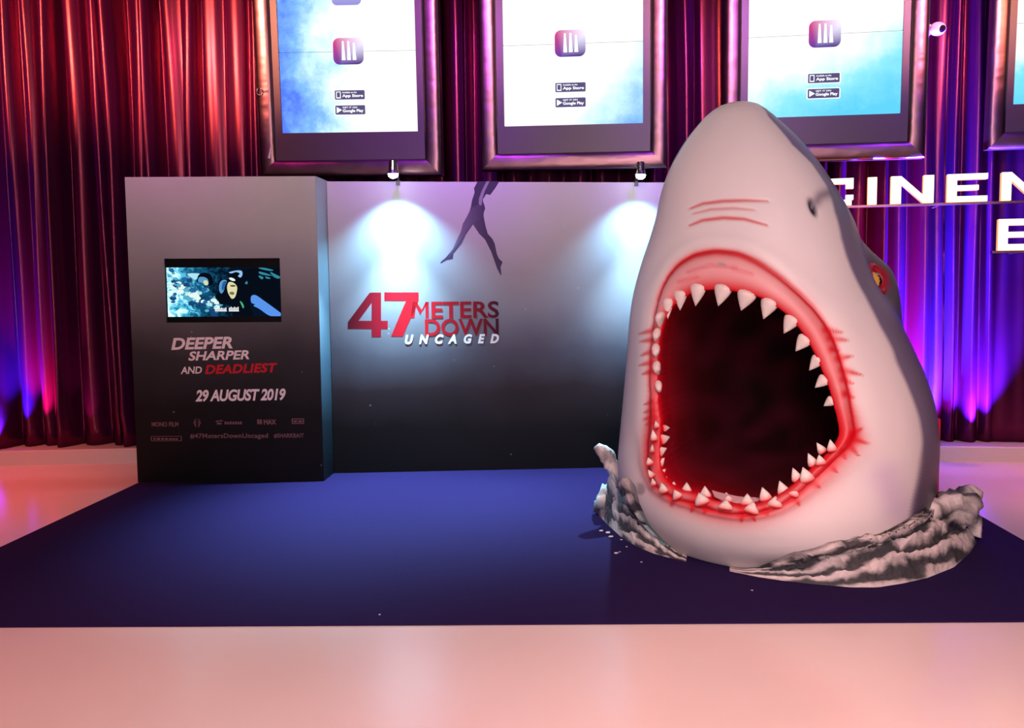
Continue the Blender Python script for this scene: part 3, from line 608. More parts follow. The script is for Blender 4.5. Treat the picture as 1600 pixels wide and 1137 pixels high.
# ------------------------------------------------------------------ the shark sculpture
# silhouette of the head (photograph px), read as horizontal sections of a solid standing at SY
SY = 4.92; BETA = math.radians(27)
Lo = [(172.5,1150),(174,1136),(178,1124),(188,1109),(198,1098),(221,1078),(245,1062),(269,1049),(293,1040),(314,1033),(342,1029),(362,1024),(386,1017),(415,1007),(451,997),(484,990.5),(524,987),(565,985),(605,983),(650,981),(690,979),(720,978),(750,980),(775,987),(800,1000),(826,1024)]
Ro = [(172.5,1164),(174,1172),(178,1185),(188,1199),(200,1212),(227,1241),(255,1265),(281,1285),(318,1308),(346,1325),(370,1336),(400,1345),(425,1352),(455,1364),(475,1378),(495,1393),(524,1410),(554,1425),(591,1444),(628,1457),(665,1464),(700,1465),(731,1463),(764,1459),(795,1449),(826,1430)]
ys = np.concatenate([[172.5, 173.2, 174.2, 176, 178.5, 182, 187], np.linspace(193, 826, 150)])
lx = np.interp(ys, *zip(*Lo)); rx = np.interp(ys, *zip(*Ro))
k5 = np.array([1, 4, 6, 4, 1]) / 16.0
def smooth(a, n=6):
    for _ in range(n):
        p = np.concatenate([[a[0]]*2, a, [a[-1]]*2]); b_ = np.convolve(p, k5, 'valid'); b_[0], b_[-1] = a[0], a[-1]; a = b_
    return a
lx[7:] = smooth(lx[7:], 8); rx[7:] = smooth(rx[7:], 8)
prof = []
for y, l, r in zip(ys, lx, rx):
    a, c = at_y(l, y, SY), at_y(r, y, SY); t0, t1 = math.atan2(a.x, a.y), math.atan2(c.x, c.y)
    bis, half = (t0 + t1) / 2, (t1 - t0) / 2; z = (a.z + c.z) / 2
    D = SY / math.cos(bis); prof.append((z, D * math.sin(bis), SY, D * math.sin(half) / .985))
prof = np.array(prof); prof[:, 0] -= prof[-1, 0] - .008
# hidden: close the tip
ztip = prof[0, 0] + .004
prof = np.vstack([[ztip, prof[0, 1], SY, 0.0], prof])
seg = np.hypot(np.diff(prof[:, 0]), np.diff(prof[:, 3])); S = np.concatenate([[0], np.cumsum(seg)]); S = S[-1] - S     # arc length measured up from the floor
Sp = S[::-1]; PR = prof[::-1]; STOP = Sp[-1]
ex = np.array([math.cos(BETA), -math.sin(BETA)]); en = np.array([-math.sin(BETA), -math.cos(BETA)])       # lateral, forward
def sect(s):
    z = np.interp(s, Sp, PR[:, 0]); cx_ = np.interp(s, Sp, PR[:, 1]); a = np.interp(s, Sp, PR[:, 3]); return z, cx_, a
_zz = np.linspace(0, 3, 301); _bb = np.interp(_zz, [0, .12, .35, .6, 1.0, 1.6, 2.1, 2.7], [1.13, 1.14, 1.12, 1.03, .93, .87, .84, .84])
for _ in range(60): _bb[1:-1] = (_bb[:-2] + 2 * _bb[1:-1] + _bb[2:]) / 4
def bratio(z):   # depth of the section against its half width: bulging jaw, deep snout
    return np.interp(z, _zz, _bb)
def surf(phi, s):
    z, cx_, a = sect(s); b_ = a * bratio(z)
    c, sn = np.cos(phi), np.sin(phi); p = 2 / 2.25
    la = a * np.sign(sn) * np.abs(sn) ** p; fo = b_ * np.sign(c) * np.abs(c) ** p
    X = cx_ + ex[0] * la + en[0] * fo; Y = SY + ex[1] * la + en[1] * fo
    return np.stack([X, Y, z], -1)
def hit(px, py):
    """first point of the solid on the photograph ray -> (phi, s)"""
    d = ray(px, py); d = np.array(d) / d.y
    for Y in np.arange(3.6, 5.6, .006):
        P = np.array([0, 0, CAMZ]) + d * Y
        if P[2] > PR[-1, 0]: continue
        s = np.interp(P[2], PR[:, 0], Sp); z, cx_, a = sect(s)
        if a < 1e-4: continue
        q = P[:2] - np.array([cx_, SY]); la, fo = q @ ex, q @ en; b_ = a * bratio(z)
        if (abs(la) / a) ** 2.25 + (abs(fo) / b_) ** 2.25 <= 1:
            p = 2.25 / 2
            return math.atan2(np.sign(la) * (abs(la) / a) ** p, np.sign(fo) * (abs(fo) / b_) ** p), s
    return None
Mr = [(1104,452),(1144,454),(1185,463),(1220,483),(1250,514),(1270,546),(1284,577),(1296,608),(1304,637),(1310,660),(1312,677),(1305,692),(1291,709),(1271,727),(1250,745),(1223,768),(1198,781),(1180,787),(1157,789),(1126,782),(1108,777),(1085,769),(1058,762),(1043,752),(1033,737),(1030,717),(1030,694),(1031,674),(1031,655),(1029,640),(1028,610),(1027,580),(1028,550),(1031,520),(1038,496),(1052,475),(1075,459)]
Lr = [(1117,391),(1153,395),(1180,407),(1207,425),(1234,447),(1259,470),(1279,492),(1297,519),(1308,546),(1316,573),(1323,600),(1328,630),(1332,657),(1336,681),(1325,697),(1306,715),(1285,736),(1262,757),(1238,778),(1208,794),(1165,803),(1120,798),(1080,785),(1045,773),(1023,756),(1014,730),(1013,700),(1016,670),(1017,645),(1017,615),(1016,570),(1019,530),(1022,500),(1027,475),(1033,453),(1043,432),(1061,411),(1085,397)]
MC = (1165.0, 620.0); NT = 420
def loop_px(pts):
    a = np.array([math.atan2(-(y - MC[1]), x - MC[0]) for x, y in pts]); r = np.array([math.hypot(x - MC[0], y - MC[1]) for x, y in pts])
    o = np.argsort(a); a, r = a[o], r[o]; th_ = np.linspace(-PI, PI, NT, endpoint=False)
    rr2 = np.interp(th_, np.concatenate([a - 2*PI, a, a + 2*PI]), np.tile(r, 3))
    for _ in range(3): rr2 = (np.roll(rr2, 1) + 2*rr2 + np.roll(rr2, -1)) / 4
    return np.stack([MC[0] + rr2*np.cos(th_), MC[1] - rr2*np.sin(th_)], 1)
mpx, lpx = loop_px(Mr), loop_px(Lr)
mUV = np.array([hit(*p) for p in mpx]); lUV = np.array([hit(*p) for p in lpx])
pc, scn = hit(*MC)
# outward rays in (phi, s): scale phi to metres
KP = .80
def outer(uv):
    d = np.array([(uv[0] - pc) * KP, uv[1] - scn]); t = 1e9
    for lim, comp in ((pc + PI, 0), (pc - PI, 0)):
        if d[0] * (1 if comp == 0 and lim > pc else -1) > 1e-9: t = min(t, (lim - pc) * KP / d[0])
    if d[1] > 1e-9: t = min(t, (STOP - scn) / d[1])
    if d[1] < -1e-9: t = min(t, (0 - scn) / d[1])
    return pc + d[0] * t / KP, scn + d[1] * t
oUV = np.array([outer(q) for q in lUV])
# add the corners of the unrolled sheet exactly
ang = lambda q: math.atan2(q[1] - scn, (q[0] - pc) * KP)
oa = np.array([ang(q) for q in oUV])
for cphi in (pc - PI, pc + PI):
    for cs in (0.0, STOP):
        i = int(np.argmin(np.abs(((oa - ang((cphi, cs)) + PI) % (2*PI)) - PI))); oUV[i] = (cphi, cs)
rings = []; tags = []     # positions, (ring kind, fraction)
# surface normals by finite differences
def nrm(uv):
    e = 1e-3; du = surf(uv[:, 0] + e, uv[:, 1]) - surf(uv[:, 0] - e, uv[:, 1]); s0 = np.clip(uv[:, 1] + e, 0, STOP); s1 = np.clip(uv[:, 1] - e, 0, STOP)
    dv = surf(uv[:, 0], s0) - surf(uv[:, 0], s1); n_ = np.cross(du, dv); return n_ / (np.linalg.norm(n_, axis=1, keepdims=True) + 1e-9)
def seg_d(X, Y, pl):
    """distance to a polyline and the fraction along it"""
    best = np.full(X.shape, 1e9); fr = np.zeros(X.shape); n_ = len(pl) - 1
    for i in range(n_):
        (x0, y0), (x1, y1) = pl[i], pl[i+1]; dx, dy = x1 - x0, y1 - y0; l2 = dx*dx + dy*dy
        t = np.clip(((X - x0)*dx + (Y - y0)*dy) / l2, 0, 1); d = np.hypot(X - x0 - t*dx, Y - y0 - t*dy); m_ = d < best
        best = np.where(m_, d, best); fr = np.where(m_, (i + t) / n_, fr)
    return best, fr
eye_uv = hit(1348, 440); nos_uv = hit(1270, 323)
eye_uv = (eye_uv[0] + .74, eye_uv[1])
NG = 14     # gum rings between tooth line and lip line
fr_out = np.concatenate([np.linspace(0, .18, 34, endpoint=False), np.linspace(.18, .62, 120, endpoint=False), np.linspace(.62, 1, 60)])
sheet = [mUV * (1 - k / NG) + lUV * (k / NG) for k in range(NG)] + [lUV * (1 - f) + oUV * f for f in fr_out]
crease = np.clip(np.sin(np.linspace(-PI, PI, NT, endpoint=False)) * 2 + .6, .12, 1)
P_sheet = []
def brow(dphi, ds):      # bulge behind the eye and the socket in front of it
    return .235 * np.exp(-((dphi - .27) / .24) ** 2 - ((ds + .05) / .31) ** 2) - .035 * np.exp(-((dphi + .06) / .12) ** 2 - (ds / .12) ** 2)
for k, uv in enumerate(sheet):
    P = surf(uv[:, 0], uv[:, 1]); nr = nrm(uv)
    X, Y = proj_np(P)
    disp = np.zeros(len(P))
    if k < NG: f = k / NG; disp += .020 * math.sin(PI * min(1, f * 1.0)) - .010 * (1 - f) - .012 * f ** 4 * crease    # rounded gum roll, crease at the lip
    else:
        f = fr_out[k - NG]; disp += -.012 * math.exp(-(f / .012) ** 2) * crease + .008 * math.exp(-((f - .05) / .04) ** 2)
    dphi = (uv[:, 0] - eye_uv[0]); ds = uv[:, 1] - eye_uv[1]
    disp += brow(dphi, ds)
    disp += -.030 * np.exp(-(((uv[:, 0] - nos_uv[0]) / .040) ** 2) - (((uv[:, 1] - nos_uv[1]) / .045) ** 2))
    for pl in ([(1078,326),(1098,318),(1130,314),(1163,313),(1199,314)], [(1082,334),(1110,327),(1146,325),(1179,328)], [(1078,352),(1098,344),(1130,340),(1163,342),(1199,352)]):
        d, _ = seg_d(X, Y, pl); disp += -.005 * np.exp(-(d / 3.0) ** 2) * (np.abs(uv[:, 0]) < 1.2)
    P_sheet.append(P + nr * disp[:, None])
# mouth cavity
rim = P_sheet[0]; ctr = rim.mean(0); axis = np.array([-en[0], -en[1], 0.0]); NC = 26; P_cav = []
deep = 1.02
for k in range(1, NC + 1):
    f = k / NC; dep = deep * math.sin(f * PI / 2) ; rad = 1.0 + .10 * math.sin(min(1, f * 3) * PI / 2) * (1 - f) if f < .5 else None
    w_ = math.cos(f * PI / 2) ** .75 if f < 1 else 0.0
    base = rim - ctr; al = base @ axis
    flat = base - np.outer(al, axis)
    P_cav.append(ctr + flat * w_ * (1.0 + .05 * math.sin(f * PI)) + np.outer(al * (1 - f), axis) + axis * dep * (1.0))
allr = P_cav[::-1] + P_sheet
V = np.concatenate(allr); nR = len(allr)
F = [(i*NT + j, i*NT + (j+1) % NT, (i+1)*NT + (j+1) % NT, (i+1)*NT + j) for i in range(nR - 1) for j in range(NT)]
# ---- paint
X, Y = proj_np(V); kind = np.repeat(np.concatenate([np.full(NC, -1), np.arange(len(sheet))]), NT)
uvall = np.concatenate([np.zeros((NC * NT, 2))] + sheet); phi_, s_ = uvall[:, 0], uvall[:, 1]
front = (np.abs(phi_) < 1.45)
nval = np.array([noise.noise(Vector(v) * 5) for v in V]); nfine = np.array([noise.noise(Vector(v) * 22) for v in V])
white = np.array((.80, .71, .70)); col = np.tile(white, (len(V), 1)) * (1 + .03 * nval)[:, None]
def mixin(c, a): 
    global col
    a = np.clip(a, 0, 1)[:, None]; col = col * (1 - a) + np.array(c)[None] * a
# grey back: boundary follows the painted line on the side
bl = [(1236,226),(1268,256),(1290,290),(1302,330),(1312,372),(1326,410),(1350,462),(1372,508),(1392,545),(1400,566),(1420,610),(1434,650),(1440,690),(1436,730),(1428,770),(1422,800)]
bpts = [hit(x_, y_) for x_, y_ in bl]; bpts = [q for q in bpts if q]; bs = np.array([q[1] for q in bpts]); bp_ = np.array([q[0] for q in bpts]); o_ = np.argsort(bs)
bound = np.interp(s_, bs[o_], bp_[o_])
sheetm = kind >= 0
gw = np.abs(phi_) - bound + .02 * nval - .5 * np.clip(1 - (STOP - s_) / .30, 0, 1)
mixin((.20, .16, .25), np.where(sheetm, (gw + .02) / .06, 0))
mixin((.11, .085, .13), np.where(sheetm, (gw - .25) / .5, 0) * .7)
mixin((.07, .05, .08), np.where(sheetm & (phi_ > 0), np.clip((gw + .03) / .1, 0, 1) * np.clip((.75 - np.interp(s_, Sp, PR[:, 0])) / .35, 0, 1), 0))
# soft airbrushed dark grey round the foot of the jaw
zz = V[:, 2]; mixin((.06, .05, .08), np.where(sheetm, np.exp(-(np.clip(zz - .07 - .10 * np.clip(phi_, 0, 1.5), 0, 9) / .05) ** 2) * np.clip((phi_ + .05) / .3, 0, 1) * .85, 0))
# nostril, nose smudge, eye socket
e2 = ((phi_ - nos_uv[0]) / .050) ** 2 + ((s_ - nos_uv[1] - (phi_ - nos_uv[0]) * .3) / .055) ** 2; mixin((.02, .015, .03), np.where(sheetm, np.exp(-e2 ** 2) * 1.2, 0))
d, fr = seg_d(X, Y, [(1273,318),(1282,306),(1296,300)]); mixin((.16, .12, .17), np.where(front & sheetm, np.exp(-(d / 9) ** 2) * .75, 0))
e3 = ((phi_ - eye_uv[0] - .02) / .105) ** 2 + ((s_ - eye_uv[1]) / .10) ** 2; mixin((.42, .012, .03), np.where(sheetm, np.clip(1.35 - e3, 0, 1), 0))
# red airbrush
RED, DEEP, PINK = (.62, .002, .012), (.36, .004, .015), (.82, .36, .36)
th_ = np.linspace(-PI, PI, NT, endpoint=False); upness = np.tile(np.clip((np.sin(th_) + .25) / .5, 0, 1), nR)
kk = kind / NG
gum = (kind >= 0) & (kind <= NG)
mixin(PINK, np.where(gum, .9 * upness + .30 * (1 - upness), 0))
mixin(RED, np.where(gum, np.exp(-(kk / (.42 - .14 * upness)) ** 2) * (1.0) , 0))
mixin(RED, np.where(gum, np.exp(-((1 - kk) / (.24 - .10 * upness)) ** 2) * .95, 0))
right = np.tile(np.clip((np.cos(th_) - .25) / .4, 0, 1), nR); mixin(RED, np.where(gum, .72 * right * (1 - .45 * upness), 0)); low = np.tile(np.clip((-np.sin(th_) - .05) / .3, 0, 1), nR); mixin(RED, np.where(gum, .6 * low, 0))
left = np.tile(np.clip((-np.cos(th_) - .6) / .3, 0, 1), nR); mixin(RED, np.where(gum, .65 * left, 0))
mixin((.52, .0015, .008), np.where(gum, np.exp(-((1 - kk) / .09) ** 2) * .9, 0))
f_out = np.zeros(len(V)); fo_r = np.repeat(np.concatenate([np.zeros(NC + NG), fr_out]), NT)
Lr3 = np.tile(P_sheet[NG], (nR, 1)); dist = np.linalg.norm(V - Lr3, axis=1)
ao = (kind > NG)
wl_ = .024 + .010 * nval + .042 * np.tile(np.clip((-np.sin(th_) - .05) / .3, 0, 1), nR)
mixin(RED, np.where(ao, np.exp(-(dist / wl_) ** 1.6) * .95, 0))
mixin((.52, .0015, .008), np.where(ao, np.exp(-(dist / .009) ** 2) * .9, 0))
strokes = []   # (polyline, width, strength)
S2 = lambda pts, w, a: strokes.append((pts, w, a))
S2([(1078,326),(1098,318),(1130,314),(1163,313),(1199,314)], 2.6, .8); S2([(1082,334),(1110,327),(1146,325),(1179,328)], 2.2, .55); S2([(1078,352),(1098,344),(1130,340),(1163,342),(1199,352)], 2.8, .85)
for p0, p1 in (((1290,515),(1318,520)),((1296,528),(1327,532)),((1300,545),(1312,548)),((1310,560),(1333,556)),((1316,578),(1348,586)),((1318,592),(1334,600)),((1320,615),(1336,622)),
               ((1328,684),(1360,694)),((1322,690),(1342,712)),((1312,700),(1322,718)),((1330,678),(1350,668))): S2([p0, p1], 4.5, .95)
for p0, p1 in (((1024,515),(997,522)),((1022,530),(999,534)),((1020,548),(1000,556)),((1018,566),(998,571)),((1018,580),(1002,585)),((1020,628),(1006,632)),((1022,640),(1005,645)),((1024,650),(1003,656)),((1022,660),(1008,664))): S2([p0, p1], 4.0, .85)
for p0, p1 in (((1055,772),(1048,792)),((1085,784),(1080,800)),((1105,792),(1100,802)),((1160,800),(1158,816)),((1172,800),(1180,814)),((1195,796),(1200,806)),((1240,776),(1250,790)),((1268,752),(1282,762)),((1295,725),(1308,738))): S2([p0, p1], 6.0, .95)
for pl, w, a in strokes:
    m_ = front & sheetm; d = np.full(len(V), 1e3); fr = np.zeros(len(V)); d[m_], fr[m_] = seg_d(X[m_], Y[m_], pl)
    wv = w * 1.7 * (1 - .88 * fr) if len(pl) == 2 else w * (.55 + .6 * np.sin(fr * PI)); mixin(RED, np.exp(-(d / wv) ** 2) * a)
# streaks inside the upper gum
for pl in ([(1075,425),(1110,414),(1150,418)], [(1145,420),(1175,428)], [(1060,440),(1090,432)]):
    d, fr = seg_d(X, Y, pl); mixin((.70, .06, .10), np.where(gum, np.exp(-(d / 3.0) ** 2) * .5, 0))
# chipped paint
for cxp, cyp, w, h in ((1128,412,7,2.5),(1001,763,8,10)):
    e = np.hypot((X - cxp) / w, (Y - cyp) / h); mixin((.42, .33, .32), np.where(front & sheetm, np.clip(1.15 - e, 0, 1) * 3 * (.6 + nfine), 0))
# purple sprayed shade at the jaw hinge
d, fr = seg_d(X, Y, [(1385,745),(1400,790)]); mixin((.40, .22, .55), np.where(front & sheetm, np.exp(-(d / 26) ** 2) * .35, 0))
# cavity
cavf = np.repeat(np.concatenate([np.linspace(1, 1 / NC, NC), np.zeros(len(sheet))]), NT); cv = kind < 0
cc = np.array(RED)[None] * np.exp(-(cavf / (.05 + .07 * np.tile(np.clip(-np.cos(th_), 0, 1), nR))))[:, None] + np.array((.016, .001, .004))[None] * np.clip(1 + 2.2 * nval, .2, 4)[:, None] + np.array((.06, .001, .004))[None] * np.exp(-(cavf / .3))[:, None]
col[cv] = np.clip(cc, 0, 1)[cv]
M['shark'] = m = mat('shark_paint', (.8, .7, .7), .42, spec=.4, vcol=True); add_bump(m, 26, .06, .01, 5)
shark = thing('shark_sculpture', 'giant open-mouthed white and grey shark head sculpture rising from plaster waves on the carpet', 'sculpture', loc=(prof[-1, 1], SY, .008))
def up(o): o.parent = shark; o.matrix_parent_inverse = Matrix.Translation(-Vector(shark.location)); return o
Vl = V
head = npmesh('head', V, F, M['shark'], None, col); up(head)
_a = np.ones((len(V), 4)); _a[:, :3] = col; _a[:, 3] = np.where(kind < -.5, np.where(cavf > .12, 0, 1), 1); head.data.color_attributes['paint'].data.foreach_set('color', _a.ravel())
bm = bmesh.new(); bm.from_mesh(head.data); bmesh.ops.remove_doubles(bm, verts=bm.verts[:], dist=.0008); bmesh.ops.recalc_face_normals(bm, faces=bm.faces[:])
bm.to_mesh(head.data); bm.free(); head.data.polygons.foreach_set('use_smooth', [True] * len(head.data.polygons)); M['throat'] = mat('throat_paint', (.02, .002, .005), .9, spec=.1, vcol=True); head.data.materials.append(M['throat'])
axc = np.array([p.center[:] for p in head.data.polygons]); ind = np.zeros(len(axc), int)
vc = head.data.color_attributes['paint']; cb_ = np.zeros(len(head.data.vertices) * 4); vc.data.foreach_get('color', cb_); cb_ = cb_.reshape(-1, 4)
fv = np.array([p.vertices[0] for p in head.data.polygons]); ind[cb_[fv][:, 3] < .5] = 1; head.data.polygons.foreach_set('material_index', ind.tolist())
head['label'] = 'painted head, white belly side and grey back'

# ---- teeth
M['tooth'] = m = mat('tooth_enamel', (.82, .74, .69), .35, vcol=True)
def tooth_mesh(nm, seed, rk=.80):
    rg = random.Random(seed); V_, F_, C_ = [], [], []; n_ = 12; prof_ = [(-.15, .50), (-.07, .86), (.04, 1.0), (.18, .97), (.38, .80), (.58, .57), (.76, .34), (.90, .16), (.97, .07)]
    for i, (t, r) in enumerate(prof_):
        for k in range(n_):
            a = 2*PI*k/n_; V_.append((r * math.cos(a) * .5, r * math.sin(a) * .30, t)); g_ = rg.uniform(.92, 1.0)
            red = max(0, 1 - (t + .05) / .42); C_.append((.84*g_, (.76*(1-red*rk))*g_, (.70*(1-red*rk))*g_) if t < .85 else (.62*g_, .54*g_, .50*g_))
    m_ = len(prof_)
    for i in range(m_ - 1):
        for k in range(n_): F_.append((i*n_+k, i*n_+(k+1) % n_, (i+1)*n_+(k+1) % n_, (i+1)*n_+k))
    V_.append((0, 0, 1.0)); C_.append((.6, .52, .48)); F_ += [((m_-1)*n_+k, (m_-1)*n_+(k+1) % n_, m_*n_) for k in range(n_)] + [tuple(range(n_-1, -1, -1))]
    me = bpy.data.meshes.new(nm); me.from_pydata(V_, [], F_); me.update(); setcol(me, np.array(C_)); me.polygons.foreach_set('use_smooth', [True]*len(me.polygons)); me.materials.append(M['tooth']); return me
TM = [tooth_mesh('tooth', s) for s in range(4)]; TP = [tooth_mesh('upper_tooth', s + 9, .12) for s in range(4)]
rim_px = np.stack(proj_np(rim), 1)
def rim_point(x, y):
    i = int(np.argmin(np.hypot(rim_px[:, 0] - x, rim_px[:, 1] - y))); return i
nt = [0]
def tooth(base, tip, wpx, out=0.0, lean=None, upper=False):
    """root and tip in the photograph; stands on the gum edge, tip reached on its own ray"""
    i = rim_point(*base); Rp = Vector(rim[i]); dep = Rp.y
    B = at_y(base[0], base[1], dep + (.014 if upper and out == 0 else .02 if out == 0 else -.03)); T = at_y(tip[0], tip[1], B.y + (lean if lean is not None else .02))
    ax = (T - B); ln = ax.length; zdir = ax.normalized()
    tang = Vector(rim[(i+4) % NT] - rim[(i-4) % NT]); tang = (tang - zdir * tang.dot(zdir)).normalized(); yd = zdir.cross(tang)
    w = wpx / FOC * B.y; Mx = Matrix.Identity(4)
    for r_ in range(3): Mx[r_][0] = tang[r_] * w; Mx[r_][1] = yd[r_] * w; Mx[r_][2] = zdir[r_] * ln; Mx[r_][3] = B[r_]
    o = bpy.data.objects.new('tooth', (TP if upper else TM)[nt[0] % 4]); nt[0] += 1; COL.objects.link(o); o.parent = shark; o.matrix_parent_inverse = Matrix.Translation(-Vector(shark.location)); o.matrix_basis = Mx
Z8 = lambda x, y: (1000 + x/4.444, 380 + y/4.444)
for bx, by, tx, ty, w in ((195,400,193,527,17),(280,345,278,467,21),(405,300,385,437,26),(580,305,543,437,29),(745,345,702,467,31),(905,400,857,527,29),(1060,520,998,627,26),(1150,660,1080,750,24),(1240,800,1175,883,21),(1285,940,1215,1003,20)):
    tooth(Z8(bx, by), Z8(tx, ty), w, upper=True)
Z6 = lambda x, y: (1000 + x/4.444, 600 + y/4.444)
tooth(Z6(1335,110), Z6(1275,152), 17, upper=True)
for bx, by, tx, ty, w in ((140,500,142,600,12),(118,620,110,690,14),(112,730,108,800,15),(116,850,135,920,14),(130,985,132,1035,12)):   # seen edge-on along the left
    tooth(Z8(bx - 2, by), Z8(tx, ty), w + 8, 1, .06, True)
tooth(Z6(130,15), Z6(140,60), 17, 1, .06, True)
for bx, by, tx, ty, w in ((165,305,208,302,11),(150,385,208,365,16),(130,470,187,443,16),(130,555,172,510,14),(130,630,180,588,15),(175,690,184,640,11),(225,722,238,675,15),(322,750,325,680,19),(455,785,450,705,20),(600,815,598,750,22),(745,835,745,758,22),(875,800,848,714,20),(1000,755,968,670,20),(1095,665,1060,580,18),(1205,560,1166,478,17),(1270,470,1226,405,15)):
    tooth(Z6(bx, by), Z6(tx, ty), w)
for bx, by, tx, ty, w in ((118,300,108,252,10),(100,385,88,315,12),(85,470,86,415,13),(72,555,55,508,13),(88,640,56,592,13),(95,700,84,650,11),(165,750,148,682,20),(265,790,236,732,20),(435,830,408,752,27),(592,868,600,800,25),(770,890,790,815,25),(935,850,942,776,25),(1060,775,1076,708,19),(1165,670,1130,575,24),(1258,555,1242,488,17),(1335,460,1320,382,16)):
    tooth(Z6(bx, by), Z6(tx, ty), w, 1)

# ---- pale torn strip inside the lower teeth
tp = [(1112,766),(1122,769),(1135,772),(1150,775),(1165,777),(1178,777),(1190,779)]; bt_ = [(1116,776),(1124,780),(1136,783),(1150,786),(1165,787),(1178,786),(1189,785)]
dS = float(rim[rim_point(1150, 785)][1]) + .05
vs = [at_y(x, y, dS) for x, y in tp] + [at_y(x, y, dS - .02) for x, y in bt_]; n_ = len(tp)
b = MB(); b.add(vs, [(i, i+1, n_+i+1, n_+i) for i in range(n_-1)]); so = up(b.build('torn_gum_strip', mat('pale_gum', (.42, .22, .24), .5))); md = so.modifiers.new('thick', 'SOLIDIFY'); md.thickness = .004

# ---- eye
Pe = surf(np.array([eye_uv[0]]), np.array([eye_uv[1]]))[0]; ne = nrm(np.array([eye_uv]))[0]; Pe = Vector(Pe) + Vector(ne) * (float(brow(0.0, 0.0)) - .030)
ne = np.array(ne) * .75 + np.array((-.05, -.60, 0)); ne /= np.linalg.norm(ne)
rot = Vector(ne).to_track_quat('Z', 'Y').to_matrix().to_4x4()
def eye_part(nm, r, c, z, me_f):
    me = me_f; me.materials.append(c); o = bpy.data.objects.new(nm, me); COL.objects.link(o); o.parent = shark; o.matrix_parent_inverse = Matrix.Translation(-Vector(shark.location)); o.matrix_basis = Matrix.Translation(Pe) @ rot; return o
bm = bmesh.new(); bmesh.ops.create_uvsphere(bm, u_segments=28, v_segments=20, radius=.062); me = bpy.data.meshes.new('eyeball'); bm.to_mesh(me); bm.free(); me.polygons.foreach_set('use_smooth', [True]*len(me.polygons))
cs = []
for v in me.vertices:
    t = v.co.z / .062; d_ = abs(v.co.x) / .062
    cs.append((.01, .006, .01) if (t > .55 and d_ < .28) or t < .2 else ((.80, .42, .08) if t > .45 else (.14, .02, .02)))
setcol(me, np.array(cs)); M['eye'] = mat('eye_paint', (.8, .4, .1), .12, vcol=True, coat=.6)
eb = eye_part('eyeball', 0, M['eye'], 0, me); eb['label'] = 'yellow eye with a dark slit'
mbx = MB(); pts = [(.078*math.cos(2*PI*k/24), .088*math.sin(2*PI*k/24), .030) for k in range(25)]; mbx.tube(pts, .022, 10, cap=False)
me = bpy.data.meshes.new('eyelid'); me.from_pydata(mbx.v, [], mbx.f); me.polygons.foreach_set('use_smooth', [True]*len(me.polygons)); M['lid'] = mat('red_eyelid', (.42, .012, .03), .4)
lid = eye_part('eyelid', 0, M['lid'], 0, me); lid['label'] = 'red eyelid'

# ---- red backing board edge behind the head, seen at the right
pr_ = at_y(1462.5, 700, SY + .12); b = MB(); Lx = Vector((ex[0], ex[1], 0)); c_ = Vector((pr_.x, pr_.y, 0))
x0p, x1p = at_y(1460, 740, SY + .10).x, at_y(1467.5, 740, SY + .10).x
b.box((x0p - .25, SY + .10, .01), (x1p, SY + .125, .66)); M['backing'] = mat('red_board', (.70, .008, .03), .35); up(b.build('backing_board', M['backing']))['label'] = 'red board edge at the back'

# ---- sculpted plaster waves round the foot
M['plaster'] = m = mat('painted_plaster', (.7, .6, .58), .7, vcol=True); add_bump(m, 38, .5, .02, 6)
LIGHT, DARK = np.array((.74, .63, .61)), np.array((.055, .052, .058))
def fbm(p, o=4): return noise.fractal(Vector(p), 1.0, 2.0, o)
def resample(pts, n):
    pts = np.array(pts, float); d = np.concatenate([[0], np.cumsum(np.linalg.norm(np.diff(pts, axis=0), axis=1))]); t = np.linspace(0, d[-1], n); q = np.stack([np.interp(t, d, pts[:, i]) for i in range(pts.shape[1])], 1)
    for _ in range(4): q[1:-1] = (q[:-2] + 2*q[1:-1] + q[2:]) / 4
    return q
def on_head(px, py):
    h_ = hit(px, py)
    for _ in range(80):      # just off the outline: step inwards
        if h_ is not None: break
        px += 1.5 * (1 if px < 1200 else -1); py -= .8; h_ = hit(px, py)
    return surf(np.array([h_[0]]), np.array([h_[1]]))[0]
def pushout(q, m_):
    s0 = np.interp(q[2], PR[:, 0], Sp); z_, c_, a_ = sect(s0); b_ = a_ * bratio(z_); d_ = q[:2] - np.array([c_, SY]); la, fo = d_ @ ex, d_ @ en
    g_ = (abs(la) / a_) ** 2.25 + (abs(fo) / b_) ** 2.25
    if g_ < 1: k_ = (1 / max(g_, 1e-3)) ** (1 / 2.25) + m_; q = np.array([c_ + d_[0] * k_, SY + d_[1] * k_, q[2]])
    return q
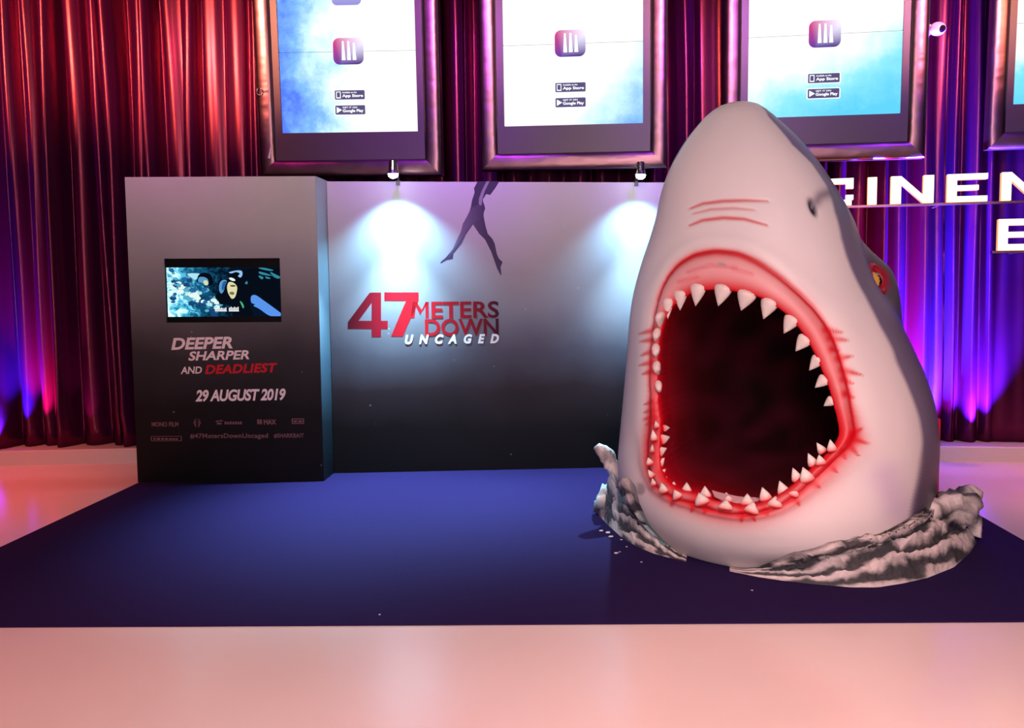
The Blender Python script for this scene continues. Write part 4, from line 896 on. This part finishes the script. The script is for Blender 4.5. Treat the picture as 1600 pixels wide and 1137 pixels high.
def wave(inner_px, outer_px, nrid, hump, nx, nv, seed, tealx=None):
    """apron between the jaw and the carpet with ridges running along it"""
    inn = resample([on_head(*p) if len(p) == 2 else np.array(p) for p in inner_px], nx); out = resample([np.array(at_z(*p, .010)) if len(p) == 2 else np.array(p) for p in outer_px], nx)
    Vv, Cc = [], []
    for i in range(nx):
        a, c = inn[i], out[i]; a = a + (a - c) * np.array([.05, .05, 0]); f = i / (nx - 1); wd = np.linalg.norm(a - c); e_ = math.sin(PI * min(1, max(0, f))) ** .35
        outd = (c - a); outd[2] = 0; outd /= np.linalg.norm(outd) + 1e-6
        for j in range(nv):
            v = j / (nv - 1); p = a * (1 - v) + c * v
            ph = v * nrid + .35 * math.sin(f * 9 + seed) + .5 * fbm((f * 6, v * 2.0, seed))
            rg = abs(math.sin(ph * PI)) ** .8
            amp = hump(f) * math.sin(PI * min(1, v * 1.02)) ** .6
            h_ = amp * (.35 + .75 * rg) + (.026 * fbm(p * 11 + seed, 6) + .012 * fbm(p * 40 + seed)) * (v < .985) * min(1, amp / .03)
            q = p + np.array([outd[0]*.45*h_, outd[1]*.45*h_, h_ * .9]); q[2] = max(q[2], .009) if v < .999 else .009; q = pushout(q, .004 + .02 * (v > .12))
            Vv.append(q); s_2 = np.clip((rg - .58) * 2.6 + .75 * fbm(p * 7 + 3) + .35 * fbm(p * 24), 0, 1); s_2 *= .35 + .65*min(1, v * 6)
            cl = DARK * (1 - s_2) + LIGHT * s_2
            if tealx is not None and fbm(p * 7 + 9) > .22 and v < .6: cl = cl * .4 + np.array((.25, .48, .47)) * .6
            Cc.append(cl)
    Ff = [(i*nv+j, i*nv+j+1, (i+1)*nv+j+1, (i+1)*nv+j) for i in range(nx-1) for j in range(nv-1)]
    return np.array(Vv), Ff, np.array(Cc)
def lump(path, rad, n=16, seed=0, amp=.3, teal=0.0, tip=True, sub=5):
    """ragged plaster limb swept along a path"""
    pp = resample([list(p) for p in path], sub * len(path)); m_ = len(pp); rr3 = np.interp(np.linspace(0, 1, m_), np.linspace(0, 1, len(rad)), rad)
    b = MB(); b.tube([Vector(p) for p in pp], list(rr3), n, True); Vv = np.array(b.v); Cc = []
    for i, v in enumerate(Vv):
        c_ = pp[min(i // n, m_-1)]; d_ = v - c_; k = 1 + amp * 2.2 * fbm(v * 8 + seed, 5) + amp * .8 * fbm(v * 26 + seed, 3); Vv[i] = c_ + d_ * k
        Vv[i][2] = max(Vv[i][2], .009)
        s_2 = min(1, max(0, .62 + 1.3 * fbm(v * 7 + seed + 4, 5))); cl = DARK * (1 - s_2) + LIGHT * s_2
        if teal and fbm(v * 10 + 7) > .35 - teal: cl = cl * .4 + np.array((.28, .50, .50)) * .6
        Cc.append(cl)
    return Vv, b.f, np.array(Cc)
def join(parts):
    Vs, Fs, Cs, n_ = [], [], [], 0
    for v, f, c in parts: Vs.append(v); Fs += [tuple(i + n_ for i in q) for q in f]; Cs.append(c); n_ += len(v)
    return np.concatenate(Vs), Fs, np.concatenate(Cs)
# left wave
lw = [wave([(990,758),(996,782),(1006,806),(1020,828),(1040,848),(1060,864),(1074,872)], [(930,790),(934,803),(950,820),(970,838),(992,852),(1020,864),(1050,872),(1072,877)], 2.6, lambda f: .125 * (1 - f) ** .7, 120, 34, 1.3, True)]
D = 5.02
lw.append(lump([at_y(992,775,D), at_y(976,752,D), at_y(962,733,D-.02), at_y(948,714,D-.04), at_y(937,703,D-.06), at_y(932,697,D-.06)], [.055,.052,.048,.042,.045,.030], 18, 2, .30, .12))
lw.append(lump([at_y(992,735,D+.05), at_y(978,728,D+.06), at_y(972,722,D+.06)], [.05,.045,.03], 14, 8, .4))
lw.append(lump([at_y(990,800,D-.1), at_y(968,778,D), at_y(950,768,D), at_y(938,782,D), at_y(932,797,D+.1)], [.055,.075,.07,.05,.03], 16, 5, .35, .2))
lw.append(lump([at_y(985,772,D-.05), at_y(966,752,D), at_y(955,748,D)], [.07,.06,.04], 16, 15, .4, .1))
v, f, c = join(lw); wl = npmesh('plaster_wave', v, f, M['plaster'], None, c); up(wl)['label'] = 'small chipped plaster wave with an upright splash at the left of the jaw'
# right wave
rw = [wave([(1140,891),(1155,891),(1185,886),(1240,864),(1300,850),(1345,842),(1385,830),(1412,815),(1432,800),(1447,792)],
           [(1140,892),(1155,895),(1172,899),(1210,905),(1270,912),(1330,917),(1372,917),(1410,911),(1450,902),(1490,886),(1515,864),(1527,845),(2.46,4.86,.010),(2.36,5.1,.010)], 3.2, lambda f: .115 * min(1, f * 1.3) ** 1.1 * (1 if f < .6 else max(.25, 1 - 2.2 * (f - .6))), 220, 44, 4.1)]
D = 4.62
rw.append(lump([at_y(1350,842,4.42), at_y(1392,812,4.42), at_y(1422,784,4.45), at_y(1440,770,4.5), at_y(1452,768,4.55)], [.05,.08,.085,.075,.04], 18, 11, .28))
rw.append(lump([at_y(1400,822,4.36), at_y(1440,802,4.34), at_y(1475,795,4.36), at_y(1505,790,4.38), at_y(1530,788,4.42)], [.05,.075,.085,.085,.035], 18, 12, .30))
rw.append(lump([at_y(1470,784,4.5), at_y(1495,775,4.5), at_y(1512,770,4.5), at_y(1532,775,4.5)], [.035,.035,.05,.02], 14, 13, .45))
rw.append(lump([at_y(1415,860,4.25), at_y(1440,850,4.25), at_y(1455,832,4.3), at_y(1462,815,4.4)], [.05,.055,.06,.04], 16, 14, .3))
rw.append(lump([at_y(1520,835,4.55), at_y(1525,815,4.55), at_y(1515,805,4.55), at_y(1490,830,4.5), at_y(1475,838,4.5)], [.05,.055,.045,.04,.03], 16, 16, .3))
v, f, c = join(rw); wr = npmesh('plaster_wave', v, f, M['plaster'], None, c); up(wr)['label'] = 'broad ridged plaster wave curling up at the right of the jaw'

# ---- fallen plaster flakes on the carpet
M['flake'] = mat('plaster_flake', (.80, .72, .72), .7)
fl = [(939,829,1),(950,832,1.3),(954,838,1.1),(971,843,.7),(979,854,.6),(963,864,.9),(968,862,.5),(1002,878,.6),(593,960,.5),(1175,922,.5)]
for i, (x_, y_, s_1) in enumerate(fl):
    P = at_z(x_, y_, .008); n_ = 7; rg = random.Random(i); rads = [rg.uniform(.6, 1.1) * .011 * s_1 for _ in range(n_)]
    pts = [(rads[k] * math.cos(2*PI*k/n_) * 1.3, rads[k] * math.sin(2*PI*k/n_), 0) for k in range(n_)]
    b = MB(); b.poly(pts[::-1], (0, 0, .003 * s_1)); o = b.build('plaster_flake', M['flake']); o.location = P
    lab = {8: 'lone white plaster crumb near the front edge of the carpet, left of centre', 9: 'single white plaster crumb on the carpet in front of the lower jaw', 1: 'largest white plaster crumb on the carpet beside the small left wave'}.get(i, 'tiny white plaster crumb on the blue carpet beside the small left wave')
    tag(o, lab, 'flake', 'plaster crumbs on the carpet')
